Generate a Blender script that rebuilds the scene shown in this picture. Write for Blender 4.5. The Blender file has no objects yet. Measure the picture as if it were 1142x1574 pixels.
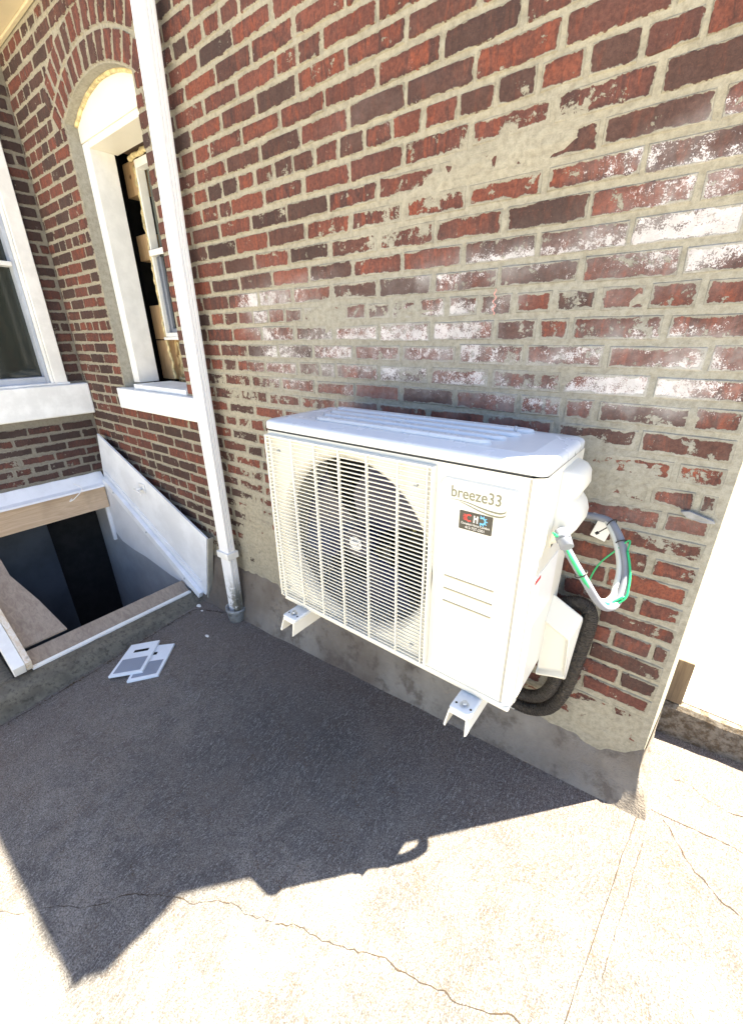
import bpy, bmesh, math, random
from math import radians, sin, cos, pi, sqrt, exp
from mathutils import Vector, Matrix, noise as mnoise
random.seed(7)
S = bpy.context.scene
COL = S.collection
LIFT = 1.46            # everything is modelled with the lens at z = 0, then lifted so the paving lies near z = 0

# ------------------------------------------------------------------ camera
cd = bpy.data.cameras.new('camera'); cam = bpy.data.objects.new('camera', cd); COL.objects.link(cam)
cd.sensor_fit = 'HORIZONTAL'; cd.sensor_width = 36.0; cd.lens = 646.0/1142.0*36.0
cd.clip_start = 0.02; cd.clip_end = 500
cx = Vector((0.78975135, 0.61332077, -0.0114206)); cyd = Vector((0.22987161, -0.31315598, -0.92146208)); cf = Vector((-0.56872827, 0.72510066, -0.3883004))
cam.matrix_world = Matrix(((cx.x, -cyd.x, -cf.x, 0), (cx.y, -cyd.y, -cf.y, -1.28), (cx.z, -cyd.z, -cf.z, LIFT), (0, 0, 0, 1)))
S.camera = cam

# ------------------------------------------------------------------ light
SUN_EL = 63.0
sun_to = Vector((0.7071*cos(radians(SUN_EL)), 0.7071*cos(radians(SUN_EL)), sin(radians(SUN_EL))))   # towards the sun
w = bpy.data.worlds.new('World'); S.world = w; w.use_nodes = True
wn = w.node_tree; bg = wn.nodes['Background']
sky = wn.nodes.new('ShaderNodeTexSky'); sky.sky_type = 'NISHITA'; sky.sun_disc = False
sky.sun_elevation = radians(SUN_EL); sky.sun_rotation = math.atan2(sun_to.x, sun_to.y)
wn.links.new(sky.outputs[0], bg.inputs[0]); bg.inputs[1].default_value = 0.05; sky.dust_density = 1.5; sky.ozone_density = 1.0
sl = bpy.data.lights.new('sun', 'SUN'); sl.energy = 5.0; sl.angle = radians(0.5); sl.color = (1.0, 0.905, 0.70)
so = bpy.data.objects.new('sun', sl); COL.objects.link(so); so.rotation_euler = sun_to.to_track_quat('Z', 'Y').to_euler()
so.location = (4, 4, 8)
S.view_settings.view_transform = 'Standard'; S.view_settings.look = 'None'; S.view_settings.gamma = 1
S.view_settings.exposure = 3.05
S.render.engine = 'CYCLES'
S.cycles.max_bounces = 8; S.cycles.diffuse_bounces = 5

# ------------------------------------------------------------------ node helpers
class NB:
    def __init__(s, name):
        s.m = bpy.data.materials.new(name); s.m.use_nodes = True; s.t = s.m.node_tree
        s.b = s.t.nodes['Principled BSDF']
        s.tc = None
    def put(s, sock, v):
        if isinstance(v, bpy.types.NodeSocket): s.t.links.new(v, sock)
        elif v is not None:
            if hasattr(sock, 'default_value'):
                try: sock.default_value = v
                except Exception: sock.default_value = (v[0], v[1], v[2], 1) if len(v) == 3 else v
    def obj(s):
        if not s.tc: s.tc = s.t.nodes.new('ShaderNodeTexCoord')
        return s.tc.outputs['Object']
    def attr(s, n, out='Vector'):
        a = s.t.nodes.new('ShaderNodeAttribute'); a.attribute_name = n; return a.outputs[out]
    def sep(s, v):
        a = s.t.nodes.new('ShaderNodeSeparateXYZ'); s.put(a.inputs[0], v); return a.outputs
    def comb(s, x, y, z):
        a = s.t.nodes.new('ShaderNodeCombineXYZ'); s.put(a.inputs[0], x); s.put(a.inputs[1], y); s.put(a.inputs[2], z); return a.outputs[0]
    def ma(s, op, a, b=0.0, c=0.0, cl=False):
        n = s.t.nodes.new('ShaderNodeMath'); n.operation = op; n.use_clamp = cl
        s.put(n.inputs[0], a); s.put(n.inputs[1], b); s.put(n.inputs[2], c); return n.outputs[0]
    def mapping(s, v, scale=(1, 1, 1), rot=(0, 0, 0), loc=(0, 0, 0)):
        n = s.t.nodes.new('ShaderNodeMapping'); s.put(n.inputs[0], v); n.inputs['Scale'].default_value = scale
        n.inputs['Rotation'].default_value = rot; n.inputs['Location'].default_value = loc; return n.outputs[0]
    def noise(s, scale, detail=4, rough=.6, v=None, dist=0.0, out='Fac'):
        n = s.t.nodes.new('ShaderNodeTexNoise'); s.put(n.inputs['Vector'], v if v is not None else s.obj())
        n.inputs['Scale'].default_value = scale; n.inputs['Detail'].default_value = detail; n.inputs['Roughness'].default_value = rough
        n.inputs['Distortion'].default_value = dist; return n.outputs[out]
    def vor(s, scale, v=None, feat='F1', out='Distance', rnd=1.0):
        n = s.t.nodes.new('ShaderNodeTexVoronoi'); n.feature = feat; s.put(n.inputs['Vector'], v if v is not None else s.obj())
        n.inputs['Scale'].default_value = scale; n.inputs['Randomness'].default_value = rnd; return n.outputs[out]
    def wave(s, scale, v=None, dist=5, det=3, ds=1.0, typ='BANDS', d='X'):
        n = s.t.nodes.new('ShaderNodeTexWave'); s.put(n.inputs['Vector'], v if v is not None else s.obj()); n.wave_type = typ
        if typ == 'BANDS': n.bands_direction = d
        n.inputs['Scale'].default_value = scale; n.inputs['Distortion'].default_value = dist; n.inputs['Detail'].default_value = det
        n.inputs['Detail Scale'].default_value = ds; return n.outputs['Fac']
    def rng(s, v, a, b, c=0.0, d=1.0, smooth=True):
        n = s.t.nodes.new('ShaderNodeMapRange'); n.interpolation_type = 'SMOOTHSTEP' if smooth else 'LINEAR'
        s.put(n.inputs[0], v); s.put(n.inputs[1], a); s.put(n.inputs[2], b); s.put(n.inputs[3], c); s.put(n.inputs[4], d); return n.outputs[0]
    def mix(s, f, a, b, bt='MIX'):
        n = s.t.nodes.new('ShaderNodeMix'); n.data_type = 'RGBA'; n.blend_type = bt
        s.put(n.inputs[0], f); s.put(n.inputs[6], a if not isinstance(a, tuple) else a + (1,)); s.put(n.inputs[7], b if not isinstance(b, tuple) else b + (1,)); return n.outputs[2]
    def ramp(s, v, stops):
        n = s.t.nodes.new('ShaderNodeValToRGB'); s.put(n.inputs[0], v); e = n.color_ramp.elements
        e[0].position = stops[0][0]; e[0].color = stops[0][1] + (1,)
        e[1].position = stops[-1][0]; e[1].color = stops[-1][1] + (1,)
        for p, c in stops[1:-1]:
            x = e.new(p); x.color = c + (1,)
        return n.outputs[0]
    def out(s, color=None, rough=.6, bump=None, strength=.3, dist=.002, metal=None, spec=None, **k):
        s.put(s.b.inputs['Base Color'], color if not isinstance(color, tuple) else color + (1,))
        s.put(s.b.inputs['Roughness'], rough)
        if metal is not None: s.put(s.b.inputs['Metallic'], metal)
        if spec is not None: s.put(s.b.inputs['Specular IOR Level'], spec)
        if bump is not None:
            n = s.t.nodes.new('ShaderNodeBump'); n.inputs['Strength'].default_value = strength; n.inputs['Distance'].default_value = dist
            s.put(n.inputs['Height'], bump); s.t.links.new(n.outputs[0], s.b.inputs['Normal'])
        for kk, v in k.items(): s.put(s.b.inputs[kk], v)
        return s.m

# ------------------------------------------------------------------ object helpers
def link(name, me, mats, parent=None):
    o = bpy.data.objects.new(name, me); COL.objects.link(o)
    for m in (mats if isinstance(mats, (list, tuple)) else [mats]): me.materials.append(m)
    if parent:
        o.parent = parent
        r = parent; off = Vector((0, 0, 0))
        while r: off += r.location; r = r.parent
        o.location = -off
    return o
def root(name, label, cat, loc, group=None):
    o = bpy.data.objects.new(name, None); COL.objects.link(o); o.location = loc; o.empty_display_size = .1
    o['label'] = label; o['category'] = cat
    if group: o['group'] = group
    return o
def tag(o, label, cat, group=None):
    o['label'] = label; o['category'] = cat
    if group: o['group'] = group
    return o
def struct(o): o['kind'] = 'structure'; return o
class MB:
    def __init__(s): s.bm = bmesh.new()
    def box(s, x0, x1, y0, y1, z0, z1, bev=0.0, seg=2, mat=0, M=None):
        r = bmesh.ops.create_cube(s.bm, size=1); vs = r['verts']
        for v in vs: v.co = Vector(((x0+x1)/2+v.co.x*(x1-x0), (y0+y1)/2+v.co.y*(y1-y0), (z0+z1)/2+v.co.z*(z1-z0)))
        fs = set(f for v in vs for f in v.link_faces)
        if M: bmesh.ops.transform(s.bm, matrix=M, verts=vs)
        if bev > 0:
            r = bmesh.ops.bevel(s.bm, geom=list({e for v in vs for e in v.link_edges}), offset=bev, segments=seg, affect='EDGES', profile=.5, clamp_overlap=True)
            fs = set(r['faces']) | {f for f in fs if f.is_valid}
        for f in fs:
            if f.is_valid: f.material_index = mat; f.smooth = bev > 0
        return s
    def poly(s, pts, ext, mat=0, bev=0.0, seg=2):
        """closed polygon swept along vector ext"""
        e = Vector(ext); a = [s.bm.verts.new(p) for p in pts]; b = [s.bm.verts.new(Vector(p)+e) for p in pts]
        n = len(pts); fs = [s.bm.faces.new(a), s.bm.faces.new(b[::-1])]
        for i in range(n): fs.append(s.bm.faces.new((a[i], b[i], b[(i+1) % n], a[(i+1) % n])))
        bmesh.ops.recalc_face_normals(s.bm, faces=fs)
        for f in fs: f.material_index = mat
        if bev > 0:
            r = bmesh.ops.bevel(s.bm, geom=list({x for f in fs for x in f.edges}), offset=bev, segments=seg, affect='EDGES', profile=.5, clamp_overlap=True)
            for f in r['faces']: f.material_index = mat; f.smooth = True
        return s
    def loft(s, rings, mat=0, cap=True, smooth=True, closed=True):
        R = [[s.bm.verts.new(p) for p in r] for r in rings]; fs = []
        for a, b in zip(R, R[1:]):
            n = len(a)
            for i in range(n if closed else n-1): fs.append(s.bm.faces.new((a[i], a[(i+1) % n], b[(i+1) % n], b[i])))
        for f in fs: f.smooth = smooth
        if cap:
            fs.append(s.bm.faces.new(R[0][::-1])); fs.append(s.bm.faces.new(R[-1]))
        for f in fs: f.material_index = mat
        if cap: bmesh.ops.recalc_face_normals(s.bm, faces=fs)
        return s
    def tube(s, pts, r, n=12, mat=0, cap=True, rf=None):
        P = [Vector(p) for p in pts]; rings = []; up = None
        for i, p in enumerate(P):
            t = (P[min(i+1, len(P)-1)] - P[max(i-1, 0)]).normalized()
            if up is None: up = Vector((0, 0, 1)) if abs(t.z) < .9 else Vector((1, 0, 0))
            a = t.cross(up).normalized(); up = a.cross(t).normalized()
            rr = rf(i/(len(P)-1)) if rf else r
            rings.append([p + (a*cos(2*pi*k/n) + up*sin(2*pi*k/n))*rr for k in range(n)])
        return s.loft(rings, mat, cap)
    def build(s, name, mats, parent=None):
        me = bpy.data.meshes.new(name); s.bm.to_mesh(me); s.bm.free(); return link(name, me, mats, parent)
def spline(pts, n=10):
    P = [Vector(p) for p in pts]; P = [P[0]*2-P[1]] + P + [P[-1]*2-P[-2]]; out = []
    for i in range(1, len(P)-2):
        for k in range(n):
            t = k/n; a, b, c, d = P[i-1:i+3]
            out.append(.5*((2*b)+(c-a)*t+(2*a-5*b+4*c-d)*t*t+(3*b-a-3*c+d)*t**3))
    out.append(P[-2]); return out
def circ(cx_, cz, r, y, n=48, a0=0): return [(cx_+r*cos(a0+2*pi*k/n), y, cz+r*sin(a0+2*pi*k/n)) for k in range(n)]
def rrect(x0, x1, z0, z1, r, y, n=6):
    out = []
    for (cx_, cz, a) in ((x1-r, z1-r, 0), (x0+r, z1-r, pi/2), (x0+r, z0+r, pi), (x1-r, z0+r, 1.5*pi)):
        for k in range(n+1): out.append((cx_+r*cos(a+pi/2*k/n), y, cz+r*sin(a+pi/2*k/n)))
    return out

# ------------------------------------------------------------------ materials
def mat_brick(name, dark=0.0, satur=1.0):
    n = NB(name)
    fld = n.sep(n.attr('fld')); brk = n.sep(n.attr('brk')); siz = n.sep(n.attr('siz')); uv = n.sep(n.attr('UVMap'))
    sm, wh, gr = fld[0], fld[1], fld[2]; r1, r2, r3 = brk[0], brk[1], brk[2]
    off = n.comb(n.ma('MULTIPLY', r1, 7.0), n.ma('MULTIPLY', r2, 5.0), n.ma('MULTIPLY', r3, 9.0))
    va = n.t.nodes.new('ShaderNodeVectorMath'); va.operation = 'ADD'; n.put(va.inputs[0], n.obj()); n.put(va.inputs[1], off); vb = va.outputs[0]
    nA = n.noise(60, 6, .68); nB = n.noise(16, 6, .66); nE = n.noise(330, 3, .7); nF = n.noise(28, 7, .74, vb, .4)
    rc = .012
    wc = n.sep(n.noise(23, 4, .6, n.obj(), 0, 'Color'))
    uv = (n.ma('ADD', uv[0], n.ma('MULTIPLY', n.ma('SUBTRACT', wc[0], .5), .016)), n.ma('ADD', uv[1], n.ma('MULTIPLY', n.ma('SUBTRACT', wc[1], .5), .013)))
    qx = n.ma('SUBTRACT', n.ma('ABSOLUTE', uv[0]), n.ma('SUBTRACT', siz[0], rc)); qy = n.ma('SUBTRACT', n.ma('ABSOLUTE', uv[1]), n.ma('SUBTRACT', siz[1], rc))
    px_ = n.ma('MAXIMUM', qx, 0.0); py_ = n.ma('MAXIMUM', qy, 0.0)
    ln = n.ma('SQRT', n.ma('ADD', n.ma('MULTIPLY', px_, px_), n.ma('MULTIPLY', py_, py_)))
    d = n.ma('SUBTRACT', rc, n.ma('ADD', ln, n.ma('MINIMUM', n.ma('MAXIMUM', qx, qy), 0.0)))
    e = n.ma('ADD', d, n.ma('MULTIPLY', n.ma('SUBTRACT', nA, .51), .014))
    e = n.ma('ADD', e, n.ma('MULTIPLY', n.ma('SUBTRACT', nB, .50), .018))
    e = n.ma('SUBTRACT', e, n.ma('MULTIPLY', n.ma('MULTIPLY', sm, n.ma('ADD', nF, .1)), .022))
    m1 = n.rng(e, .0002, .0016, 1, 0)
    s2 = n.ma('ADD', n.ma('MULTIPLY', nB, .5), n.ma('MULTIPLY', nF, .5))
    s2 = n.ma('ADD', .5, n.ma('MULTIPLY', n.ma('SUBTRACT', s2, .5), 1.45))
    s2 = n.ma('ADD', s2, n.ma('MULTIPLY', n.ma('SUBTRACT', nE, .5), .10))
    s2 = n.ma('ADD', s2, n.ma('MULTIPLY', sm, .20)); s2 = n.ma('ADD', s2, n.ma('MULTIPLY', n.ma('SUBTRACT', r3, .5), .09))
    m2 = n.rng(s2, .70, .725)
    mm = n.ma('MAXIMUM', m1, m2)
    col = n.ramp(r1, [(0, (.070, .046, .041)), (.16, (.105, .056, .046)), (.38, (.150, .060, .048)), (.75, (.195, .069, .051)), (1, (.240, .078, .050))])
    st = n.noise(9, 5, .7, n.mapping(vb, (2.2, 2.2, .9)), .6)
    col = n.mix(n.rng(st, n.ma('SUBTRACT', .66, n.ma('MULTIPLY', r2, .22)), n.ma('SUBTRACT', .82, n.ma('MULTIPLY', r2, .22)), 0, .8), col, (.060, .036, .034))
    pn = n.noise(95, 5, .75)
    # kiln-darkened arrises and vertical streaks
    ed = n.rng(n.ma('ADD', d, n.ma('MULTIPLY', n.ma('SUBTRACT', nF, .5), .05)), .001, .020, .75, 0)
    col = n.mix(n.ma('MULTIPLY', ed, n.rng(r2, .2, .9, .15, 1)), col, (.062, .036, .034))
    vs = n.noise(26, 4, .7, n.mapping(vb, (1.6, 1.6, .35)), .8)
    col = n.mix(n.ma('MULTIPLY', n.rng(vs, .50, .66, 0, .75), n.rng(r3, .1, .8, .15, 1)), col, (.075, .042, .038))
    col = n.mix(n.ma('MULTIPLY', n.rng(vs, .36, .48, .5, 0), n.rng(r1, 0, .6, .2, 1)), col, (.34, .085, .042))
    col = n.mix(n.rng(pn, .32, .66, 0, 1), n.mix(.50, col, (.03, .015, .013)), col)
    col = n.mix(n.rng(nE, .58, .75, 0, .35), col, (.33, .12, .08))
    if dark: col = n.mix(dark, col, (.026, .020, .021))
    # chalky white bloom
    w1 = n.ma('ADD', n.ma('MULTIPLY', n.noise(40, 7, .78, vb), .62), n.ma('MULTIPLY', nE, .38))
    w1 = n.ma('ADD', w1, n.ma('MULTIPLY', n.ma('SUBTRACT', r2, .5), .12))
    wm = n.rng(n.ma('ADD', w1, n.ma('MULTIPLY', wh, .30)), .69, .745, 0, .95)
    col = n.mix(wm, col, (.70, .68, .70))
    haze = n.ma('MULTIPLY', wh, n.rng(nB, .3, .7, .05, .50), 0, True); col = n.mix(haze, col, (.40, .33, .33))
    mo = mortar_col(n, gr, nA, nE)
    mo = n.mix(n.ma('MULTIPLY', wm, .25), mo, (.60, .60, .60))
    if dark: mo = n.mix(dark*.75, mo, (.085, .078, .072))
    fin = n.mix(mm, col, mo)
    film = n.ma('MULTIPLY', n.rng(n.ma('ADD', wh, n.ma('MULTIPLY', gr, .25)), .15, .9), n.rng(n.noise(11, 5, .65), .40, .66, .08, .55))
    fin = n.mix(film, fin, (.37, .365, .365))
    grime = n.rng(n.noise(2.6, 6, .7), .36, .64, .74, 1.06, False)
    gm = n.t.nodes.new('ShaderNodeVectorMath'); gm.operation = 'SCALE'; n.put(gm.inputs[0], fin); n.put(gm.inputs['Scale'], grime); fin = gm.outputs[0]
    h = n.ma('ADD', n.ma('MULTIPLY', mm, .35), n.ma('ADD', n.ma('MULTIPLY', nA, .9), n.ma('ADD', n.ma('MULTIPLY', nE, .35), n.ma('MULTIPLY', pn, .5))))
    return n.out(fin, .88, h, .75, .0035, spec=.25)
def mortar_col(n, gr, nA, nE):
    a = n.mix(n.noise(7, 4, .6), (.315, .288, .222), (.43, .40, .32))
    b = n.mix(n.noise(6, 4, .6), (.28, .272, .235), (.39, .38, .335))
    c = n.mix(gr, a, b)
    c = n.mix(n.rng(nA, .30, .62, .45, 0), c, (.14, .12, .09))
    return n.mix(n.rng(nE, .35, .7, .18, 0), c, (.10, .085, .06))
def mat_mortar(name, dark=0.0):
    n = NB(name); fld = n.sep(n.attr('fld')); nA = n.noise(60, 6, .68); nE = n.noise(330, 3, .7)
    c = mortar_col(n, fld[2], nA, nE)
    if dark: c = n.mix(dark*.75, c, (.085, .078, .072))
    h = n.ma('ADD', n.ma('MULTIPLY', nA, 1.0), n.ma('MULTIPLY', nE, .4))
    return n.out(c, .92, h, .8, .004, spec=.2)
def mat_plain(name, c, rough=.5, var=.06, scale=8, bump=.0, bs=200, metal=None, dirt=None, dth=(.62, .8), spec=None):
    n = NB(name); v = n.noise(scale, 5, .65)
    c2 = tuple(x*(1-var*2.2) for x in c)
    col = n.mix(n.rng(v, .35, .65), c2, c)
    if dirt: col = n.mix(n.rng(n.noise(scale*3, 7, .72), dth[0], dth[1], 0, .8), col, dirt)
    return n.out(col, n.rng(v, .3, .7, rough*.85, min(1, rough*1.15)), n.noise(bs, 3, .6) if bump else None, bump, .001, metal=metal, spec=spec)
M_brick = mat_brick('brick'); M_mortar = mat_mortar('mortar')
M_brick_side = mat_brick('dark_brick', .55); M_mortar_side = mat_mortar('dark_mortar', .62)  # side wall brick and mortar, mixed darker and greyer
M_white = mat_plain('white_powder_coat', (.68, .665, .605), .38, .012, 5)
M_lid = mat_plain('sky_tinted_white', (.60, .64, .70), .26, .012, 5)  # cabinet white with the blue of the sky light mixed into the colour
M_wtrim = mat_plain('white_trim_paint', (.80, .80, .79), .45, .05, 9, .15, 120, dirt=(.35, .35, .36), dth=(.70, .9))
M_wall_white = mat_plain('scuffed_white_metal', (.78, .80, .85), .5, .06, 5, .2, 90, dirt=(.30, .31, .34), dth=(.68, .85))
M_sillstone = mat_plain('painted_stone', (.84, .86, .88), .55, .07, 7, .3, 60, dirt=(.36, .38, .42), dth=(.66, .84))
M_black = mat_plain('black_void', (.006, .006, .007), .8, .05)
M_dark = mat_plain('dark_plastic', (.012, .012, .016), .35, .1)

def mat_ground():
    n = NB('worn_concrete')
    o = n.obj()
    big = n.noise(1.3, 6, .62); med = n.noise(7, 6, .66, None, .8)
    ns = n.noise(3.2, 2, .5, None, 0, 'Color')
    warp = n.t.nodes.new('ShaderNodeVectorMath'); warp.operation = 'MULTIPLY_ADD'; n.put(warp.inputs[0], ns); warp.inputs[1].default_value = (.16, .16, 0); n.put(warp.inputs[2], o)
    sc1 = n.noise(170, 3, .7, n.mapping(warp.outputs[0], (1.0, .26, 1), (0, 0, .5)), .25)
    sc2 = n.noise(190, 3, .7, n.mapping(warp.outputs[0], (1.0, .30, 1), (0, 0, 1.9)), .25)
    scr = n.ma('MAXIMUM', n.rng(sc1, .50, .66, 0, 1), n.rng(sc2, .54, .68, 0, .9))
    scr = n.ma('MULTIPLY', scr, n.rng(med, .34, .60, .30, 1))
    grit = n.noise(260, 3, .8); pit = n.vor(150)
    base = n.ramp(big, [(.3, (.112, .102, .098)), (.5, (.168, .155, .146)), (.70, (.28, .26, .24))])
    base = n.mix(n.rng(med, .38, .62, 0, .75), base, (.080, .077, .079))
    # brownish strip along the wall foot
    xyz = n.sep(o)
    nearw = n.rng(n.ma('ADD', xyz[1], n.ma('MULTIPLY', big, .5)), -.30, .20, 0, .65)
    base = n.mix(nearw, base, (.16, .125, .115))
    leftw = n.rng(xyz[0], -1.3, -2.3, 0, .55); base = n.mix(leftw, base, (.19, .165, .15))
    col = n.mix(n.ma('MULTIPLY', scr, .60), base, (.36, .355, .35))
    col = n.mix(n.rng(grit, .40, .54, .85, 0), col, (.045, .041, .040))
    col = n.mix(n.rng(grit, .60, .70, 0, .5), col, (.50, .48, .45))
    # pale tone added to the next slab towards the camera, bouncing light onto the wall
    col = n.mix(n.ma('MULTIPLY', n.rng(n.noise(210, 3, .7), .53, .60), n.rng(n.noise(9, 5, .7), .42, .66, .12, .9)), col, (.085, .056, .036))
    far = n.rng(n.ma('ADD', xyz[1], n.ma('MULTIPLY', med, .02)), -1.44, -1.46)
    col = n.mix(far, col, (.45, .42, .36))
    h = n.ma('ADD', n.ma('MULTIPLY', grit, .8), n.ma('ADD', n.ma('MULTIPLY', scr, .25), n.ma('MULTIPLY', med, .5)))
    return n.out(col, .85, h, .7, .004, spec=.25)
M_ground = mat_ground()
def mat_flag(name, c=(.30, .275, .235)):
    n = NB(name); g = n.noise(130, 4, .8); b = n.noise(3, 5, .6); f = n.noise(38, 5, .7)
    col = n.mix(n.rng(b, .35, .65), tuple(x*.85 for x in c), c)
    col = n.mix(n.rng(g, .50, .60, 0, .85), col, (.11, .075, .045))
    col = n.mix(n.rng(f, .38, .62, .0, .35), col, (.40, .37, .33))
    return n.out(col, .85, n.ma('ADD', g, n.ma('MULTIPLY', f, .6)), .7, .004, spec=.25)
M_flag = mat_flag('pale_concrete')
def mat_parge():
    n = NB('cement_render'); b = n.noise(2.4, 6, .62); m = n.noise(11, 6, .66); f = n.noise(160, 3, .7)
    col = n.ramp(b, [(.32, (.150, .122, .100)), (.5, (.215, .190, .165)), (.7, (.315, .290, .255))])
    col = n.mix(n.rng(m, .50, .68, 0, .7), col, (.10, .078, .064))
    col = n.mix(n.rng(n.sep(n.obj())[0], -1.6, -2.2, 0, .65), col, (.12, .10, .085))
    return n.out(col, .85, n.ma('ADD', n.ma('MULTIPLY', m, 2.2), n.ma('MULTIPLY', f, .7)), .85, .008, spec=.25)
M_parge = mat_parge()
def mat_wood(name, c, c2, sc=14, axis=1):
    n = NB(name); s_ = [1, 1, 1]; s_[axis] = .07
    v = n.mapping(n.obj(), tuple(s_)); g = n.noise(sc*4, 6, .7, v, 1.2); b = n.noise(5, 3, .5)
    col = n.mix(n.rng(g, .35, .65), c, c2); col = n.mix(n.rng(b, .55, .75, 0, .35), col, tuple(x*.5 for x in c2))
    kn = n.vor(6.5, n.mapping(n.obj(), (1, 1, 1.2))); col = n.mix(n.rng(kn, .05, .13, .85, 0), col, (.08, .035, .015))
    return n.out(col, .7, g, .4, .002)
M_wood = mat_wood('pine', (.62, .47, .33), (.50, .36, .24), 14, 1)
M_ply = mat_wood('weathered_ply', (.33, .275, .22), (.24, .19, .155), 10, 0)
M_curb = mat_plain('mossy_curb', (.150, .138, .112), .95, .16, 16, .9, 70, dirt=(.045, .042, .034), dth=(.48, .66))
M_step = mat_flag('dirty_shaded_step', (.085, .066, .048))  # dirt specks over a base darkened for the terrace front's shade
M_terr = mat_flag('terrace_top', (.34, .31, .26))
M_foam = mat_plain('spray_foam', (.72, .60, .33), .8, .25, 30, .8, 60)
def mat_osb():
    n = NB('osb'); v = n.vor(42, n.mapping(n.obj(), (1, 1, .55)), 'F1', 'Color'); s_ = n.sep(v)
    return n.out(n.ramp(s_[0], [(.1, (.20, .12, .045)), (.5, (.42, .28, .12)), (.9, (.66, .50, .26))]), .75, s_[1], .4, .002)
M_osb = mat_osb()
def mat_glass(name, c, r=.05):
    n = NB(name); v = n.noise(1.8, 2, .5)
    return n.out(n.mix(v, tuple(x*.6 for x in c), tuple(x*1.4 for x in c)), r, None, spec=.6)
M_glass = mat_glass('dark_window_glass', (.020, .024, .021)); M_glass2 = mat_glass('clear_sash_glass', (.075, .085, .075))
M_cond = mat_plain('grey_conduit', (.18, .195, .235), .45, .06, 20, .1, 200)
M_green = mat_plain('green_wire', (.01, .33, .12), .4, .05)
M_tie = mat_plain('black_cable_tie', (.01, .01, .012), .4, .05)
def mat_hose():
    n = NB('black_pipe_insulation'); w_ = n.noise(70, 4, .7, None, 1.5); v = n.noise(14, 4, .6)
    return n.out(n.mix(n.rng(w_, .4, .7), (.010, .008, .007), (.045, .036, .028)), .36, w_, 1.0, .009)
M_hose = mat_hose()
M_gtext = mat_plain('grey_green_print', (.17, .17, .125), .5, .02)
M_stick = mat_plain('black_sticker', (.008, .008, .009), .3, .05)
M_red = mat_plain('red_print', (.62, .03, .03), .4, .05); M_blue = mat_plain('blue_print', (.10, .42, .75), .4, .05)
M_pwhite = mat_plain('white_print', (.75, .75, .75), .4, .02)
M_galv = mat_plain('bare_steel', (.50, .54, .60), .4, .1, 30, 0, metal=.7)
M_beige = mat_plain('cream_soffit', (.62, .53, .36), .6, .05, 3)
M_cream = mat_plain('cream_panel_paint', (.80, .76, .66), .45, .02, 5)
def mat_fin():
    n = NB('condenser_fins'); x = n.sep(n.obj())[0]
    w_ = n.ma('SINE', n.ma('MULTIPLY', x, 2200.0))
    v = n.noise(5, 3, .6)
    return n.out(n.mix(n.rng(v, .42, .62), (.006, .006, .009), (.09, .085, .06)), .4, w_, .5, .001, metal=.5)
M_fin = mat_fin()
M_blade = mat_plain('navy_fan_blade', (.014, .015, .055), .28, .1, 6)

# ------------------------------------------------------------------ brick walls
COURSE = .068; Z0 = .077; BL = .2115; JT = .0065; JH = .0090
def blob(x, z, cx_, cz, rx, rz, a): return a*exp(-(((x-cx_)/rx)**2+((z-cz)/rz)**2))
def fields_main(x, z):
    sm = .30 + .22*mnoise.noise(Vector((x*5, z*9, 2))) + (.16/(1+exp((z-.35)/.12)) if x > -1.4 else .05)
    for b in ((-.62, .42, .20, .05, .72), (-.45, .44, .12, .06, .68), (-.82, .36, .16, .07, .65), (-.95, .30, .10, .05, .5), (-1.25, .06, .14, .07, .75), (-1.15, .13, .10, .04, .5),
              (-.20, .075, .30, .030, .65), (-.35, -.06, .10, .05, .5), (-.25, -.30, .14, .05, .9), (-.05, -.20, .16, .03, .6), (-.30, -.42, .2, .06, 1.0), (-.10, -.36, .12, .04, .7), (-.6, -.10, .35, .05, .5),
              (-.8, .07, .3, .03, .55), (-1.85, -.55, .16, .28, .55), (-1.75, -.95, .30, .22, .9), (-1.6, -1.2, .5, .13, 1.1), (-1.9, -.25, .2, .1, .4), (-1.5, -.2, .25, .12, .45),
              (-.02, -1.20, .30, .10, .75), (-2.3, -1.2, .3, .2, .9), (-3.2, 1.5, .3, .2, .6), (.09, -.8, .02, .5, .5), (-1.4, .5, .06, .03, .5), (-.05, .27, .08, .03, .4)):
        sm += blob(x, z, *b)
    if x > -.6: sm -= .30/(1+exp((z+.60)/.05))*(1/(1+exp((-1.08-z)/.03)))
    wh = .03
    for b in ((-.17, .36, .10, .06, .9), (-.10, .22, .22, .06, .75), (-.18, .15, .16, .05, .8), (-.50, .20, .09, .03, 1.0), (-.47, .14, .05, .04, .8), (-.72, .17, .10, .06, .7),
              (-.65, .05, .12, .04, .85), (-.68, -.03, .14, .05, .8), (-.18, .0, .13, .03, 1.25), (-.10, -.06, .15, .03, .9), (-.95, -.06, .14, .14, .8), (-1.2, -.06, .12, .12, .65),
              (-1.35, .15, .12, .06, .8), (-1.6, .12, .10, .12, .9), (-1.5, -.1, .15, .12, .75), (-.5, -.15, .25, .08, .75), (-.05, -.10, .12, .06, .7), (-.15, -.17, .2, .03, .6),
              (-.05, -.46, .12, .03, .55), (-.9, .62, .05, .04, .4), (-1.05, .62, .05, .04, .5), (-.0, -.9, .1, .1, .2), (-.03, .3, .08, .05, .7), (-1.15, -.5, .2, .3, .5)):
        wh += blob(x, z, *b)
    g = 1/(1+exp((z-.17+.10*sin(x*2.1))/.07))
    if x < -1.5: g *= max(0, 1-(-1.5-x)/.35)*.8+.1
    if x > -.35: g *= 1/(1+exp(-(z+.75)/.12))*.75+.25 if z < -.5 else 1
    if z < -.95: g *= .4
    if x < -2: sm *= .6
    return min(sm, 1.5), min(wh, 1.3), min(max(g, 0), 1)
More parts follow.
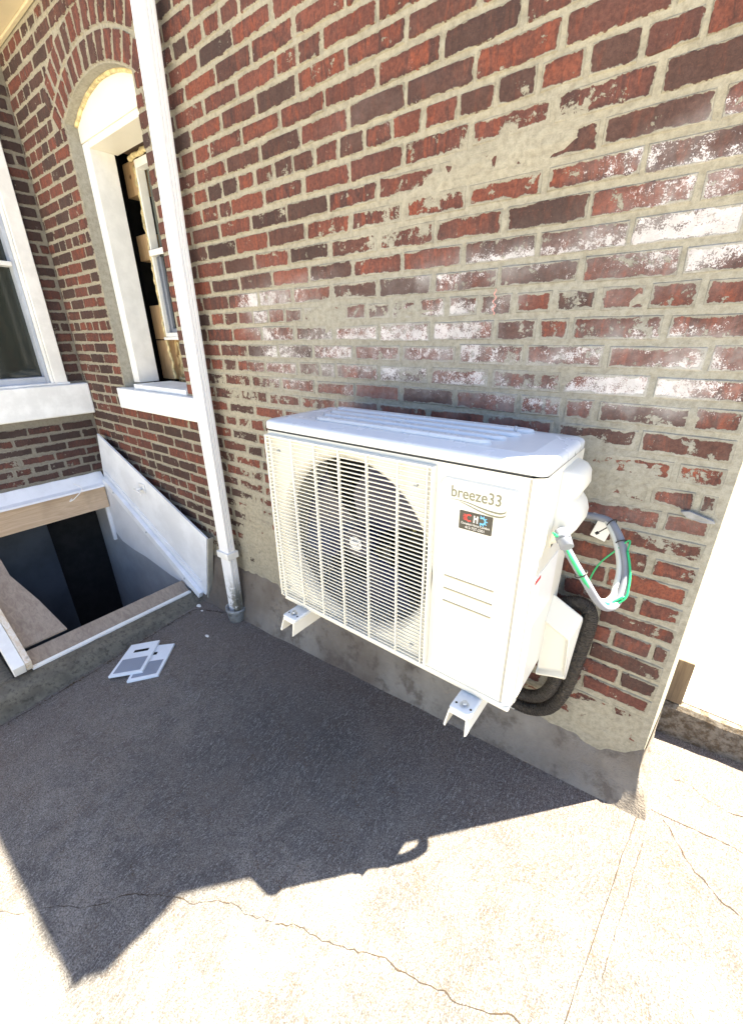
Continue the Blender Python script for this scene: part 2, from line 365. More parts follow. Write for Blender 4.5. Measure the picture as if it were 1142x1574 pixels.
def fields_side(x, z):
    return .22 + .5*exp(-((x+.55)/.25)**2-((z+.85)/.22)**2), .05, .8 if z < -.3 else .3
class Wall:
    """bricks + mortar in (u, z) space; to(u, z, o) maps to the place (o = how far proud of the face)"""
    def __init__(s, to, fld): s.to = to; s.f = fld; s.v = []; s.fa = []; s.mi = []; s.uv = []; s.fl = []; s.br = []; s.sz = []
    def face(s, pts3, mi, uv, fl, br, sz):
        b = len(s.v); s.v += pts3; s.fa.append(list(range(b, b+len(pts3)))); s.mi.append(mi)
        s.uv += uv; s.fl += fl; s.br += [br]*len(pts3); s.sz += [sz]*len(pts3)
    def brick(s, quad, hl, hh, r, proud):
        """quad: 4 (u,z) corners, ccw, from the lower left"""
        c = Vector((sum(p[0] for p in quad)/4, sum(p[1] for p in quad)/4)); ch = .005
        loc = ((-hl, -hh), (hl, -hh), (hl, hh), (-hl, hh)); inn = []; luv = []
        for p, l in zip(quad, loc):
            dv = Vector(p)-c; ex = 1-ch/max(hl, .01); ez = 1-ch/hh
            # shrink along the brick's own axes
            ax = (Vector(quad[1])-Vector(quad[0])).normalized(); az = (Vector(quad[3])-Vector(quad[0])).normalized()
            a = dv.dot(ax); bb = dv.dot(az); k = ax.dot(az)
            inn.append((p[0]-ax.x*math.copysign(ch, a)-az.x*math.copysign(ch, bb), p[1]-ax.y*math.copysign(ch, a)-az.y*math.copysign(ch, bb)))
            luv.append((l[0]*ex, l[1]*ez))
        F = [s.f(*p)+(1,) for p in quad]
        pr = [proud+random.uniform(-.0008, .0008) for _ in range(4)]
        smc = s.f(c.x, c.y)[0]; proud -= 0
        s.face([s.to(p[0], p[1], q) for p, q in zip(inn, pr)], 0, luv, F, r, (hl, hh, 0, 1))
        for i in range(4):
            j = (i+1) % 4
            s.face([s.to(quad[i][0], quad[i][1], -.006), s.to(quad[j][0], quad[j][1], -.006), s.to(inn[j][0], inn[j][1], pr[j]), s.to(inn[i][0], inn[i][1], pr[i])], 0,
                   [loc[i], loc[j], luv[j], luv[i]], [F[i], F[j], F[j], F[i]], r, (hl, hh, 0, 1))
    def rect(s, u0, u1, zc, hh, darkb=0):
        j = lambda: random.uniform(-.0014, .0014)
        z0, z1 = zc-hh, zc+hh
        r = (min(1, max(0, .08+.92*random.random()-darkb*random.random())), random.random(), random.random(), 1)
        q = [(u0+j(), z0+j()), (u1+j(), z0+j()), (u1+j(), z1+j()), (u0+j(), z1+j())]
        s.brick(q, (u1-u0)/2, hh, r, random.uniform(.0003, .0020))
    def courses(s, umin, umax, r0, r1, holes, darkf, ph=0.0):
        """holes(z) -> list of (ua, ub) to leave open at that height"""
        for r in range(r0, r1+1):
            zc = Z0+COURSE*r
            head = r % 7 == 0
            L = BL/2 if head else BL
            p0 = (.20 if head else (.45 if r % 2 else .91))*BL + ph
            k0 = math.floor((umin-p0)/L)-1
            k = k0
            hs = holes(zc)
            while p0+k*L < umax:
                u0, u1 = p0+k*L, p0+(k+1)*L; k += 1
                cj = random.uniform(-.003, .003)
                segs = [(max(u0, umin), min(u1, umax))]
                for (ha, hb) in hs:
                    ns_ = []
                    for (a, b) in segs:
                        if hb <= a or ha >= b: ns_.append((a, b)); continue
                        if ha > a: ns_.append((a, ha+JT/2))
                        if hb < b: ns_.append((hb-JT/2, b))
                    segs = ns_
                for (a, b) in segs:
                    if b-a < .03: continue
                    if not head and b-a > .2 and random.random() < .06:
                        mid = a+(b-a)*random.choice((.5, .6)); s.rect(a+JT/2, mid-.003, zc, COURSE/2-JH/2, darkf((a+mid)/2, zc)); s.rect(mid+.003, b-JT/2, zc, COURSE/2-JH/2, darkf((b+mid)/2, zc)); continue
                    s.rect(a+JT/2+cj, b-JT/2+cj, zc+random.uniform(-.001, .001), COURSE/2-JH/2+random.uniform(-.0022, .0018), darkf((a+b)/2, zc))
    def mortar(s, u0, u1, z0, z1, step=.022, o=-.0045):
        nu = max(1, round((u1-u0)/step)); nz = max(1, round((z1-z0)/step))
        g = [[None]*(nz+1) for _ in range(nu+1)]
        for i in range(nu+1):
            for k in range(nz+1):
                u = u0+(u1-u0)*i/nu; z = z0+(z1-z0)*k/nz; f_ = s.f(u, z)
                oo = o if (i in (0, nu) or k in (0, nz)) else -.0030+.0050*min(1.1, max(0, f_[0]-.30))+.0030*mnoise.noise(Vector((u*24, z*30, 5)))
                g[i][k] = (s.to(u, z, oo), f_+(1,))
        for i in range(nu):
            for k in range(nz):
                q = [g[i][k], g[i+1][k], g[i+1][k+1], g[i][k+1]]
                s.face([a[0] for a in q], 1, [(0, 0)]*4, [a[1] for a in q], (0, 0, 0, 1), (1, 1, 0, 1))
    def quadm(s, pts, o=-.0045, mi=1):
        s.face([s.to(p[0], p[1], o) for p in pts], mi, [(0, 0)]*len(pts), [s.f(*p)+(1,) for p in pts], (0, 0, 0, 1), (1, 1, 0, 1))
    def build(s, name, mats, parent, solid=None):
        me = bpy.data.meshes.new(name); me.from_pydata([tuple(v) for v in s.v], [], s.fa)
        me.polygons.foreach_set('material_index', s.mi)
        uvl = me.uv_layers.new(name='UVMap'); uvl.data.foreach_set('uv', [c for p in s.uv for c in p])
        for nm, arr in (('fld', s.fl), ('brk', s.br), ('siz', s.sz)):
            a = me.attributes.new(nm, 'FLOAT_COLOR', 'CORNER'); a.data.foreach_set('color', [c for p in arr for c in p])
        me.update()
        return link(name, me, mats, parent)

house = root('brick_house', 'old red brick house wall with an arched window, smeared mortar and chalky white patches', 'house', (-1.8, .2, -1.5))
XL, XR = -3.73, .10
WX0, WX1, SPR, APEX, SILLZ = -3.075, -2.30, 1.072, 1.175, -.30
RAD = ((WX1-WX0)**2/4+(APEX-SPR)**2)/(2*(APEX-SPR)); ACX = (WX0+WX1)/2; ACZ = APEX-RAD
def archz(x, R=RAD): return ACZ+sqrt(max(0, R*R-(x-ACX)**2))
TOPZ = 1.56
wl = Wall(lambda u, z, o: (u, -o, z), fields_main)
RING = .232
def holes_main(zc):
    if zc < -.44: return []
    if zc < SILLZ-.01: return [(-3.112, -2.150)]
    if zc < SPR-.02: return [(WX0, WX1)]
    R = RAD+RING+.006
    if zc > ACZ+R: return []
    hw = sqrt(R*R-(zc-ACZ)**2); hw2 = (WX1-WX0)/2+RING*.62
    return [(ACX-min(hw, hw2), ACX+min(hw, hw2))]
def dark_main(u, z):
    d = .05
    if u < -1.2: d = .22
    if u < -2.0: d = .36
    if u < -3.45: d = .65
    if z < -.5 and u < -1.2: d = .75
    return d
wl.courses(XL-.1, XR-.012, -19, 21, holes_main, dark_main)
# arch: two rings of rowlocks
half = math.asin((WX1-WX0)/2/RAD)
for R0, R1 in ((RAD+.006, RAD+.112), (RAD+.124, RAD+.232)):
    n = max(3, round(2*half*(R0+.02)/.068)); da = 2*(half+.10)/ (n+1)
    a = -half-.10
    for k in range(n+1):
        a0, a1 = a+.006/R0/1, a+da-.006/R0; a += da
        q = []
        for (r_, t_) in ((R0, a0), (R0, a1), (R1, a1), (R1, a0)): q.append((ACX+r_*sin(t_), ACZ+r_*cos(t_)))
        q = [(p[0]+random.uniform(-.0015, .0015), p[1]+random.uniform(-.0015, .0015)) for p in q]
        wl.brick(q, R0*(a1-a0)/2, (R1-R0)/2, (random.random()*.7, random.random(), random.random(), 1), random.uniform(.0005, .003))
wl.mortar(XL-.1, WX0, -1.62, TOPZ); wl.mortar(WX1, XR, -1.62, TOPZ); wl.mortar(WX0, WX1, -1.62, SILLZ)
NA = 16
for i in range(NA):
    a, b = WX0+(WX1-WX0)*i/NA, WX0+(WX1-WX0)*(i+1)/NA
    wl.quadm([(a, archz(a)), (b, archz(b)), (b, TOPZ), (a, TOPZ)])
# reveal of the opening (brick jambs and arch soffit, cement-smeared)
def rev(p, q, D=.20): wl.face([(p[0], .0045, p[1]), (q[0], .0045, q[1]), (q[0], D, q[1]), (p[0], D, p[1])], 1, [(0, 0)]*4, [(.5, 0, .9, 1)]*4, (0, 0, 0, 1), (1, 1, 0, 1))
rev((WX0, SILLZ), (WX0, SPR)); rev((WX1, SPR), (WX1, SILLZ))
for i in range(NA):
    a, b = WX0+(WX1-WX0)*i/NA, WX0+(WX1-WX0)*(i+1)/NA; rev((a, archz(a)), (b, archz(b)))
# right-hand return of the corner, turned slightly open
def retq(z0, z1):
    wl.face([(XR, .0045, z0), (XR+.030, .26, z0), (XR+.030, .26, z1), (XR, .0045, z1)], 1, [(0, 0)]*4, [(.5, 0, .3, 1)]*4, (0, 0, 0, 1), (1, 1, 0, 1))
    wl.face([(XR+.030, .26, z0), (XR+.05, 3.0, z0), (XR+.05, 3.0, z1), (XR+.030, .26, z1)], 1, [(0, 0)]*4, [(.5, 0, .3, 1)]*4, (0, 0, 0, 1), (1, 1, 0, 1))
retq(-1.62, TOPZ)
wl.build('wall', [M_brick, M_mortar], house)
# side wall
SX = XL
sw = Wall(lambda u, z, o: (SX+o, u, z), fields_side)
SWY0, SWY1, SZT, SZB = -1.05, -.118, 1.16, -.30
def holes_side(zc):
    if -.54 < zc < SZB-.01: return [(-1.14, .0)]
    if SZB-.02 <= zc < SZT: return [(SWY0, SWY1)]
    return []
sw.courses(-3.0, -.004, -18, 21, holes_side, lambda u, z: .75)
sw.mortar(-3.0, SWY0, -3.3, TOPZ); sw.mortar(SWY1, 0.0, -1.07, TOPZ); sw.mortar(SWY0, SWY1, -1.07, SZB); sw.mortar(SWY0, SWY1, SZT, TOPZ)
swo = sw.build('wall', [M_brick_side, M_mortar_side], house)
# wall core behind the faces, roof and eaves (so that no light leaks in)
m = MB(); m.box(WX1+.22, XR-.003, .21, .60, -1.6, TOPZ-.002); m.box(XL-.6, WX0-.3, .41, .60, -3.3, TOPZ-.002); m.box(WX0-.31, WX1+.225, .52, .60, -1.2, TOPZ-.003)
m.box(XL-.9, XL-.32, -3.0, .405, -3.3, TOPZ-.004); m.box(WX0-.31, WX1+.22, .30, .515, 1.12, TOPZ-.005)
m.build('inner_wall', M_black, house)
m = MB(); m.box(XL-.9, .190, -.126, 4.0, TOPZ+.002, 1.70, .006); m.box(XL-.9, XL+.126, -3.1, -.127, TOPZ+.003, 1.699, .006)
m.box(XL-.9, .2, -.140, 4.0, 1.7005, 1.712, .003)
m.box(XL+.022, XR+.012, -.020, .0, TOPZ-.012, TOPZ+.0015, .003); m.box(XL, XL+.020, -3.0, -.021, TOPZ-.013, TOPZ+.0025, .003)
m.build('eave', M_beige, house)
m = MB(); m.poly([(.045, 0, 1.345), (.045, -.11, 1.345), (.045, -.124, 1.40), (.045, -.124, TOPZ+.0015), (.045, 0, TOPZ+.0015)], (.070, 0, 0), 0, .004); m.build('eave_shadow_block', M_beige, house)  # unseen block added under the eave corner to shape its shadow on the paving
# cement render band at the wall foot (uneven upper edge, leans out towards the ground)
m = MB(); N_ = 240; rows = []
for i in range(N_+1):
    x = -2.50+(XR+.055+2.50)*i/N_; zg = -1.462+.088*max(x, -4)
    wob = mnoise.noise(Vector((x*3.1, 0, 3)))*.05+mnoise.noise(Vector((x*13, 1, 3)))*.022+mnoise.noise(Vector((x*37, 1, 3)))*.010-.008
    top = -1.335+wob+(.05*exp(-((x-.10)/.05)**2)); out = .030+mnoise.noise(Vector((x*5, 4, 3)))*.006
    lean = .035
    xx = x if x < XR else x
    xx = min(x, XR+.003); xm = (x+xx)/2
    rows.append([(xx, .004, top+.03), (xx, -.010, top+.004), (xx, -out*.6, top-.03), (xm, -out, (top+zg)/2), (x, -out-lean, zg+.002), (x, -out-lean-.03, zg-.035)])
m.loft(rows, 0, False, True, False)
m.loft([rows[-1], [(XR+.033, .262, p[2]) for p in rows[-1]]], 0, False, True, False)
m.build('cement_base', M_parge, house)

m = MB(); m.poly([(.012, -.008, -.428), (.030, -.014, -.421), (.083, -.012, -.436), (.088, -.010, -.444), (.060, -.012, -.447), (.028, -.010, -.441)], (0, .012, 0), 0, .002); m.build('iron_wedge', mat_plain('weathered_iron', (.25, .26, .28), .5, .15, 30), house)
M_pink = mat_plain('pink_crayon', (.62, .30, .27), .8, .1, 60)
m = MB(); P7 = [Vector((-.545+.004*sin(i*1.7)+.0015*sin(i*5), -.0045, .118-.0052*i)) for i in range(14)]
m.loft([[p+Vector((.0022*abs(sin(i*2.3))+.001, 0, 0)) for i, p in enumerate(P7)], [p-Vector((.0014*abs(sin(i*3.1))+.0006, 0, 0)) for i, p in enumerate(P7)]], 0, False, False, False); m.build('crayon_mark', M_pink, house)
# ---- arched window in the long wall
m = MB()
FZ = .995
# brickmould frame: left, right and bottom rails, then the arched head panel
m.box(WX0+.004, -2.992, .066, .20, -.272, FZ, .003); m.box(-2.383, WX1-.004, .066, .20, -.272, FZ, .003)

win = m.build('window', M_wtrim, house)
m = MB(); P2 = [(WX0+.004, .064, FZ+.003), (WX1-.004, .064, FZ+.003)]
for i in range(25):
    x = WX1-.004-(WX1-WX0-.008)*i/24; P2.append((x, .064, archz(x, RAD)-.004))
m.poly(P2, (0, .14, 0)); m.box(-2.99, -2.386, .07, .215, FZ-.03, FZ+.0015)
m.build('head_panel', M_cream, win)
m = MB(); xs = [WX0+.004+(WX1-WX0-.008)*i/30 for i in range(31)]     # mortar bead round the arch panel
m.tube([(x, .058, archz(x)-.004+mnoise.noise(Vector((x*20, 1, 1)))*.004) for x in xs], .010, 8); m.build('mortar_bead', M_foam, win)
m = MB(); m.box(-3.112, -2.150, -.040, .03, -.432, -.302, .006); m.box(-3.112, -2.150, .031, .19, -.42, -.304, .003)
m.box(-2.93, -2.31, -.004, .245, -.3015, -.272, .004)
m.build('sill', M_sillstone, win)
# inner sash set deep, with gaps, studs and foam round it
m = MB(); sx0, sx1, sy = -2.955, -2.36, .285
m.box(sx0, sx0+.016, sy, sy+.05, .005, .955, .002); m.box(sx1-.03, sx1, sy, sy+.05, .005, .955, .002); m.box(sx0+.0162, sx1-.0302, sy, sy+.05, .915, .955, .002); m.box(sx0+.0162, sx1-.0302, sy, sy+.05, .003, .03, .002)
m.box(sx0+.01, sx1-.01, sy-.016, sy-.001, .468, .50, .002); m.box(sx0-.012, sx1, sy-.012, sy+.0, .003-.017, .0028, .002)
m.build('sash', M_wtrim, win)
m = MB(); m.box(sx0+.0165, sx0+.028, sy+.020, sy+.048, .0305, .467, .002); m.box(sx0+.029, sx0+.052, sy+.03, sy+.049, .0305, .467, .002)
m.box(sx0+.053, sx1-.03, sy+.02, sy+.048, .0305, .055, .002); m.build('lower_sash', mat_plain('shaded_grey_vinyl', (.20, .22, .27), .4), win)
m = MB(); m.box(sx0+.031, sx1-.031, sy+.052, sy+.058, .03, .915); m.build('glass_pane', M_glass2, win)
m = MB(); m.box(sx0+.20, sx1-.09, sy+.075, sy+.08, .10, .90); m.build('curtain', mat_plain('pale_green_blind', (.28, .38, .33), .7), win)
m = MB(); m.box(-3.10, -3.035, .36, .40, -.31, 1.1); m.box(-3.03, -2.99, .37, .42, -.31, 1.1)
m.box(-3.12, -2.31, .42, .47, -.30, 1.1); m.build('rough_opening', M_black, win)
m = MB()
M_stud = mat_wood('raw_stud', (.60, .42, .24), (.46, .29, .15), 14, 2)
for z0, z1 in ((.80, .97), (.46, .60), (-.01, .20), (-.27, -.016)):
    m = MB(); m.box(-3.13, -2.966, .300, .368, z0, z1, .003); m.build('stud_block', M_stud, win)
m = MB(); m.box(-2.985, -2.35, .338, .36, -.30, -.016); m.build('osb_panel', M_osb, win)
m = MB()
def foam(pts, r0):
    P3 = spline(pts, 14); m.tube([p+Vector((mnoise.noise(p*30)*.012, mnoise.noise(p*31+Vector((5, 5, 5)))*.008, mnoise.noise(p*29)*.010)) for p in P3], r0, 8, rf=lambda t: r0*(.75+.6*abs(mnoise.noise(Vector((t*19, r0*100, 0))))))
foam([(-2.975, .292, .93), (-2.962, .292, .80), (-2.972, .290, .66), (-2.960, .290, .55), (-2.974, .292, .42), (-2.962, .290, .2), (-2.972, .29, .08), (-2.962, .290, -.04), (-2.950, .290, -.15), (-2.93, .29, -.26)], .011)
foam([(-2.985, .280, .968), (-2.8, .280, .972), (-2.6, .280, .97), (-2.4, .280, .975)], .015)
foam([(-2.93, .325, -.262), (-2.8, .325, -.268), (-2.6, .325, -.268), (-2.4, .325, -.268)], .012)
foam([(-2.90, .33, -.03), (-2.885, .33, -.12), (-2.90, .33, -.2), (-2.87, .33, -.26)], .008)
m.build('foam_bead', M_foam, win)
m = MB(); m.box(-2.99, -2.35, .225, .30, .985, 1.02); m.build('header_board', mat_wood('dark_header', (.09, .05, .03), (.05, .03, .02), 10, 0), win)

# ---- double-hung window in the side wall
m = MB(); fx = XL+.03
m.box(XL-.10, fx, SWY1-.082, SWY1-.002, SZB+.002, SZT-.002, .004); m.box(XL-.10, fx, SWY0+.002, SWY0+.082, SZB+.002, SZT-.002, .004); m.box(XL-.10, fx, SWY0+.083, SWY1-.083, SZT-.085, SZT-.002, .004)
m.box(XL-.10, fx-.012, SWY1-.100, SWY1-.084, SZB+.002, SZT-.09, .003)
win2 = m.build('window', M_wtrim, house)
m = MB(); y0, y1 = SWY0+.10, SWY1-.102
m.box(XL-.09, fx-.030, y1-.020, y1, SZB+.01, SZT-.09, .002); m.box(XL-.09, fx-.030, y0, y0+.02, SZB+.01, SZT-.09, .002)
m.box(XL-.09, fx-.034, y0+.021, y1-.021, SZB+.004, SZB+.055, .003); m.build('lower_sash', mat_plain('grey_vinyl', (.42, .46, .54), .4), win2)
m = MB(); m.box(XL-.088, fx-.022, y0+.0205, y1-.0205, .435, .462, .003); m.box(XL-.088, fx-.024, y0+.0205, y0+.04, .463, SZT-.126, .003); m.build('upper_sash', M_wtrim, win2)
m = MB(); m.box(XL-.075, XL-.068, y0+.02, y1-.02, SZB+.055, SZT-.12); m.build('glass_pane', M_glass, win2)
m = MB(); m.box(XL-.02, XL+.060, -1.14, -.002, -.522, -.303, .008); m.box(XL-.10, XL+.035, SWY0-.02, SWY1+.01, -.3025, -.288, .004); m.build('sill', M_sillstone, win2)

# ------------------------------------------------------------------ ground
def gz(x, y=0): return -1.462+.088*max(-4.0, min(1.5, x))+.10*max(-3.0, min(0.0, y))
def onslab(x, y):
    if y > 0: return x, y
    t = -1.59/((-1.462+.088*x)-.088*x-.1*(y+1.28)); return x*t, -1.28+(y+1.28)*t
HX0, HX1, HY0, HY1 = -4.63, -2.66, -1.03, -.02
xs = [-60, -20, -8, -4.63, -3.2, HX1, -2, -1.2, -.4, .4, 1.5, 6, 20, 60]; ys = [-60, -20, -6, -3, -2, HY0, HY1, .1, .8, 3, 12, 60]
vv, ff = [], []
for y in ys:
    for x in xs: vv.append((x, y, gz(x, y)))
for j in range(len(ys)-1):
    for i in range(len(xs)-1):
        if ys[j] >= HY0-1e-6 and ys[j+1] <= HY1+1e-6 and xs[i] >= HX0-1e-6 and xs[i+1] <= HX1+1e-6: continue
        a = j*len(xs)+i; ff.append((a, a+1, a+1+len(xs), a+len(xs)))
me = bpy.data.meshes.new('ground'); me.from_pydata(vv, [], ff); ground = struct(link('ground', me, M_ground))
def ribbon(name, pts, wd, mat, jit=.0, lift=.0015, n=10):
    m = MB(); pts = [onslab(*p) for p in pts]; P = spline([(x, y, gz(x, y)+lift) for x, y in pts], n); L, Rr = [], []
    for i, p in enumerate(P):
        t = (P[min(i+1, len(P)-1)]-P[max(0, i-1)]).normalized(); nn = Vector((-t.y, t.x, 0))
        j = Vector((mnoise.noise(p*9), mnoise.noise(p*11+Vector((3, 3, 3))), 0))*jit*2.2 + Vector((mnoise.noise(p*45), mnoise.noise(p*41), 0))*jit
        w_ = wd*.55*(.25+1.5*abs(mnoise.noise(p*23+Vector((7, 1, 0)))))
        L.append(p+j+nn*w_/2); Rr.append(p+j-nn*w_/2)
    for p in L+Rr: p.z = gz(p.x, p.y)+lift
    m.loft([L, Rr], 0, False, False, False); return m
M_crack = mat_plain('crack_dirt', (.055, .036, .020), .95, .3, 60)
m = ribbon('c', [(-.62, -.955), (-.549, -.925), (-.42, -.88), (-.273, -.825), (-.162, -.794), (-.08, -.775), (-.014, -.743), (.12, -.72), (.3, -.68)], .006, M_crack, .008)
struct(m.build('ground_crack', M_crack))
m = ribbon('c', [(-1.5, -1.45), (-1.311, -1.426), (-1.2, -1.33), (-1.061, -1.213), (-.968, -1.121), (-.85, -1.06), (-.76, -.99), (-.70, -.985), (-.63, -.955)], .0045, M_crack, .008)
struct(m.build('ground_crack', M_crack))
m = ribbon('c', [(.150, -.015), (.137, -.05), (.118, -.2), (.094, -.45), (.071, -.679), (.05, -.9)], .005, M_crack, .002); struct(m.build('ground_joint', M_crack))
m = ribbon('c', [(.165, -.10), (.15, -.25), (.13, -.45), (.12, -.55)], .002, M_crack, .003); struct(m.build('ground_joint', M_crack))
m = ribbon('c', [(.164, -.024), (.25, -.022), (.393, -.02), (.7, -.02)], .006, M_crack, .003); struct(m.build('ground_joint', M_crack))
m = ribbon('c', [(.200, -.035), (.235, -.09), (.273, -.143), (.30, -.16), (.345, -.20), (.389, -.223), (.6, -.4)], .005, M_crack, .005); struct(m.build('ground_crack', M_crack))
m = ribbon('c', [(.215, .14), (.26, .15), (.30, .12), (.36, .10), (.42, .11), (.6, .08)], .004, M_crack, .005); struct(m.build('ground_crack', M_crack))
m = ribbon('c', [(.195, .06), (.225, .05)], .004, M_crack, .002); struct(m.build('ground_crack', M_crack))
m = ribbon('c', [(-2.20, -1.6), (-2.24, -1.25), (-2.27, -.9), (-2.33, -.5), (-2.36, -.2), (-2.30, -.14), (-2.16, -.10)], .014, M_crack, .006); struct(m.build('ground_joint', M_crack))
# raised terrace beyond the corner, rough front edge, with a short post block
m = MB(); rows = []
for i in range(61):
    x = .118+i*.05; w1 = mnoise.noise(Vector((x*18, 2, 2)))*.010+mnoise.noise(Vector((x*45, 2, 2)))*.006
    zt = -1.298+.4*w1; rows.append([(x, .40, zt), (x, .352+w1, zt-.004), (x, .342+w1, zt-.02), (x, .338+w1*.7, -1.37), (x, .335, -1.47)])
m.loft(rows, 0, False, False, False); m.loft([[(.118, p[1], p[2]) for p in rows[0]], [(.117, .38, p[2]-.001) for p in rows[0]]], 0, False, False, False)
struct(m.build('terrace_edge', M_step))
m = MB(); m.box(.10, 14, .375, 12, -1.50, -1.2965); struct(m.build('terrace', M_terr))
m = MB(); m.box(.125, .187, .345, .60, -1.294, -1.098, .004); tag(m.build('timber_post', mat_wood('old_timber', (.20, .145, .09), (.13, .09, .055), 12, 2)), 'short brown timber block standing on the step behind the wall corner', 'timber block')

# ------------------------------------------------------------------ cellar entrance
cel = root('cellar_entrance', 'open sloping cellar entrance with white sheet metal side and pine header board', 'cellar entrance', (-3.1, -.5, -1.66))
def slope(x): return -1.06-.512*(x+3.68)
m = MB()  # stairwell walls, floor and the dark doorway
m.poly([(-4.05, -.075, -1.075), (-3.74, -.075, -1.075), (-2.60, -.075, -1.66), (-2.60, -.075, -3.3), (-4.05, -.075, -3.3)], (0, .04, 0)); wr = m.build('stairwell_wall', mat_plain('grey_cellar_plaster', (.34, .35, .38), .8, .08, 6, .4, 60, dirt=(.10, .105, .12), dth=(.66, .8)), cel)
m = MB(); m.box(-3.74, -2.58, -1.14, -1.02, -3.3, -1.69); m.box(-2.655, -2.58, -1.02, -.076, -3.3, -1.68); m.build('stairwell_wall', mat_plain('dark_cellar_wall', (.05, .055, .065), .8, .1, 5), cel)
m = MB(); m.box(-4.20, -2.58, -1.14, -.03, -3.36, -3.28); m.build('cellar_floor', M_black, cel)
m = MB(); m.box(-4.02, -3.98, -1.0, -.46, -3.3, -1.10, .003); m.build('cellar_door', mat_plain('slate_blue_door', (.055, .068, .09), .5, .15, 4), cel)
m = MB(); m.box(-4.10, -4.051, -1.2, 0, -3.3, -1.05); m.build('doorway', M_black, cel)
m = MB(); m.box(XL+.012, -3.655, -1.25, -.085, -1.268, -1.088, .003); m.build('header_board', M_wood, cel)
# white cap flashing against the brick
m = MB(); rows = []
for i in range(31):
    y = -1.3+1.24*i/30; w1 = mnoise.noise(Vector((y*14, 3, 1)))*.006
    rows.append([(XL+.004, y, -.985+w1), (XL+.012, y, -.99+w1), (-3.66, y, -1.06), (-3.625, y, -1.072), (-3.622, y, -1.086), (-3.66, y, -1.086)])
m.loft(rows, 0, True, False); m.build('cap_flashing', M_wall_white, cel)
# right-hand cheek: big white sheet, folded rim, rail
m = MB(); yp = -.058
m.poly([(-3.60, yp, -.668), (-3.68, yp, -.98), (-3.70, yp, -1.07), (-2.42, yp, -1.655), (-2.395, yp, -1.60), (-2.275, yp, -1.165)][::-1], (0, .012, 0))
m.build('side_panel', M_wall_white, cel)
m = MB(); m.poly([(-2.262, yp-.002, -1.162), (-2.385, yp-.002, -1.60), (-2.40, yp-.002, -1.655), (-2.39, yp-.002, -1.655), (-2.372, yp-.002, -1.60), (-2.249, yp-.002, -1.160)], (0, .034, 0)); m.build('panel_rim', mat_plain('grey_edge', (.38, .37, .33), .6, .1, 9, dirt=(.2, .18, .15)), cel)
m = MB()
def railseg(x0, z0, x1, z1, wd, y0, y1):
    t = Vector((x1-x0, 0, z1-z0)).normalized(); n_ = Vector((-t.z, 0, t.x))*wd
    m.poly([(x0, y0, z0), (x1, y0, z1), (x1+n_.x, y0, z1+n_.z), (x0+n_.x, y0, z0+n_.z)], (0, y1-y0, 0), 0, .002)
railseg(-3.66, -1.062, -2.46, -1.665, .052, -.092, -.060); railseg(-3.63, -.975, -2.44, -1.545, .008, -.066, -.0585); m.build('rail', M_wall_white, cel)
m = MB(); pts = [(-3.68, -1.11)]
bp = [(-3.76, -1.19), (-3.72, -1.50), (-3.60, -1.57), (-3.40, -1.59), (-3.2, -1.59), (-3.0, -1.61), (-2.85, -1.625), (-2.70, -1.63), (-2.55, -1.64)]
m.poly([(-3.70, -.0790, -1.06), (-2.47, -.0790, -1.668)] + [(max(x, -3.715), -.0790, z) for x, z in bp[::-1]], (0, .0025, 0)); m.build('painted_patch', mat_plain('white_limewash', (.66, .68, .74), .7, .05, 5, dirt=(.3, .31, .34)), cel)
m = MB(); m.box(-3.715, -3.69, -.105, -.0795, -1.58, -1.12, .002); m.build('door_stop', M_wall_white, cel)
m = MB(); m.tube([(-3.02, -.06, -.985), (-3.02, -.105, -.985)], .012, 12); m.box(-3.06, -2.98, -.066, -.059, -1.02, -.95, .003); m.tube([(-3.05, -.105, -.985), (-2.96, -.105, -1.0)], .007, 8); m.build('latch', M_pwhite, cel)
for x in (-3.48, -3.05, -2.60): m = MB(); m.tube([(x, -.066, slope(x)+.055), (x, -.099, slope(x)+.055)], .007, 8); m.build('bolt', M_galv, cel)
# curb: old rough concrete frame, white trim, ply ledge and loose ply sheet
def curbrow(x, y, i):
    w1 = mnoise.noise(Vector((x*14, y*14, 1)))*.010; return w1
m = MB(); rows = []
for i in range(61):
    y = -2.1+2.06*i/60; w1 = mnoise.noise(Vector((1, y*9, 1)))*.012+mnoise.noise(Vector((1, y*31, 1)))*.006; w2 = mnoise.noise(Vector((4, y*15, 1)))*.008; zg = gz(-2.43, y); tx = .035*max(0, -y-.7)
    rows.append([(-2.57, y, -1.80), (-2.57, y, -1.662), (-2.545, y, -1.655+w2*.4), (-2.51+w1*.5, y, -1.660+w2), (-2.475+w1, y, -1.668+w2), (-2.455+w1, y, -1.682+w2*.5), (-2.445+w1*.6-tx*.5, y, (-1.69+zg)/2), (-2.430+w2-tx, y, zg+.004), (-2.40-tx, y, zg-.03)])
m.loft(rows, 0, False, True, False); m.box(-3.74, -2.572, -2.1, -1.098, -1.95, -1.668, .006); m.build('curb', M_curb, cel)
m = MB(); m.box(-2.575, -2.548, -1.02, -.092, -1.665, -1.643, .003); m.tube(spline([(-2.56, y, -1.643+mnoise.noise(Vector((0, y*8, 0)))*.004) for y in (-1.0, -.8, -.6, -.4, -.2, -.1)], 6), .007, 8); m.build('white_trim', M_wtrim, cel)
m = MB(); m.poly([(-2.577, -1.015, -1.648), (-2.577, -.095, -1.648), (-2.665, -.085, -1.60), (-2.665, -1.015, -1.60)], (0, 0, -.018)); m.build('ledge_board', M_ply, cel)
m = MB(); P4 = [(-2.668, -1.015), (-2.668, -.800), (-2.90, -.838), (-3.13, -.893), (-3.42, -.886), (-3.42, -1.015)]
m.poly([(x, y, slope(x)+.006) for x, y in P4], (0, 0, -.010)); m.build('plywood_sheet', M_ply, cel)
m = MB()
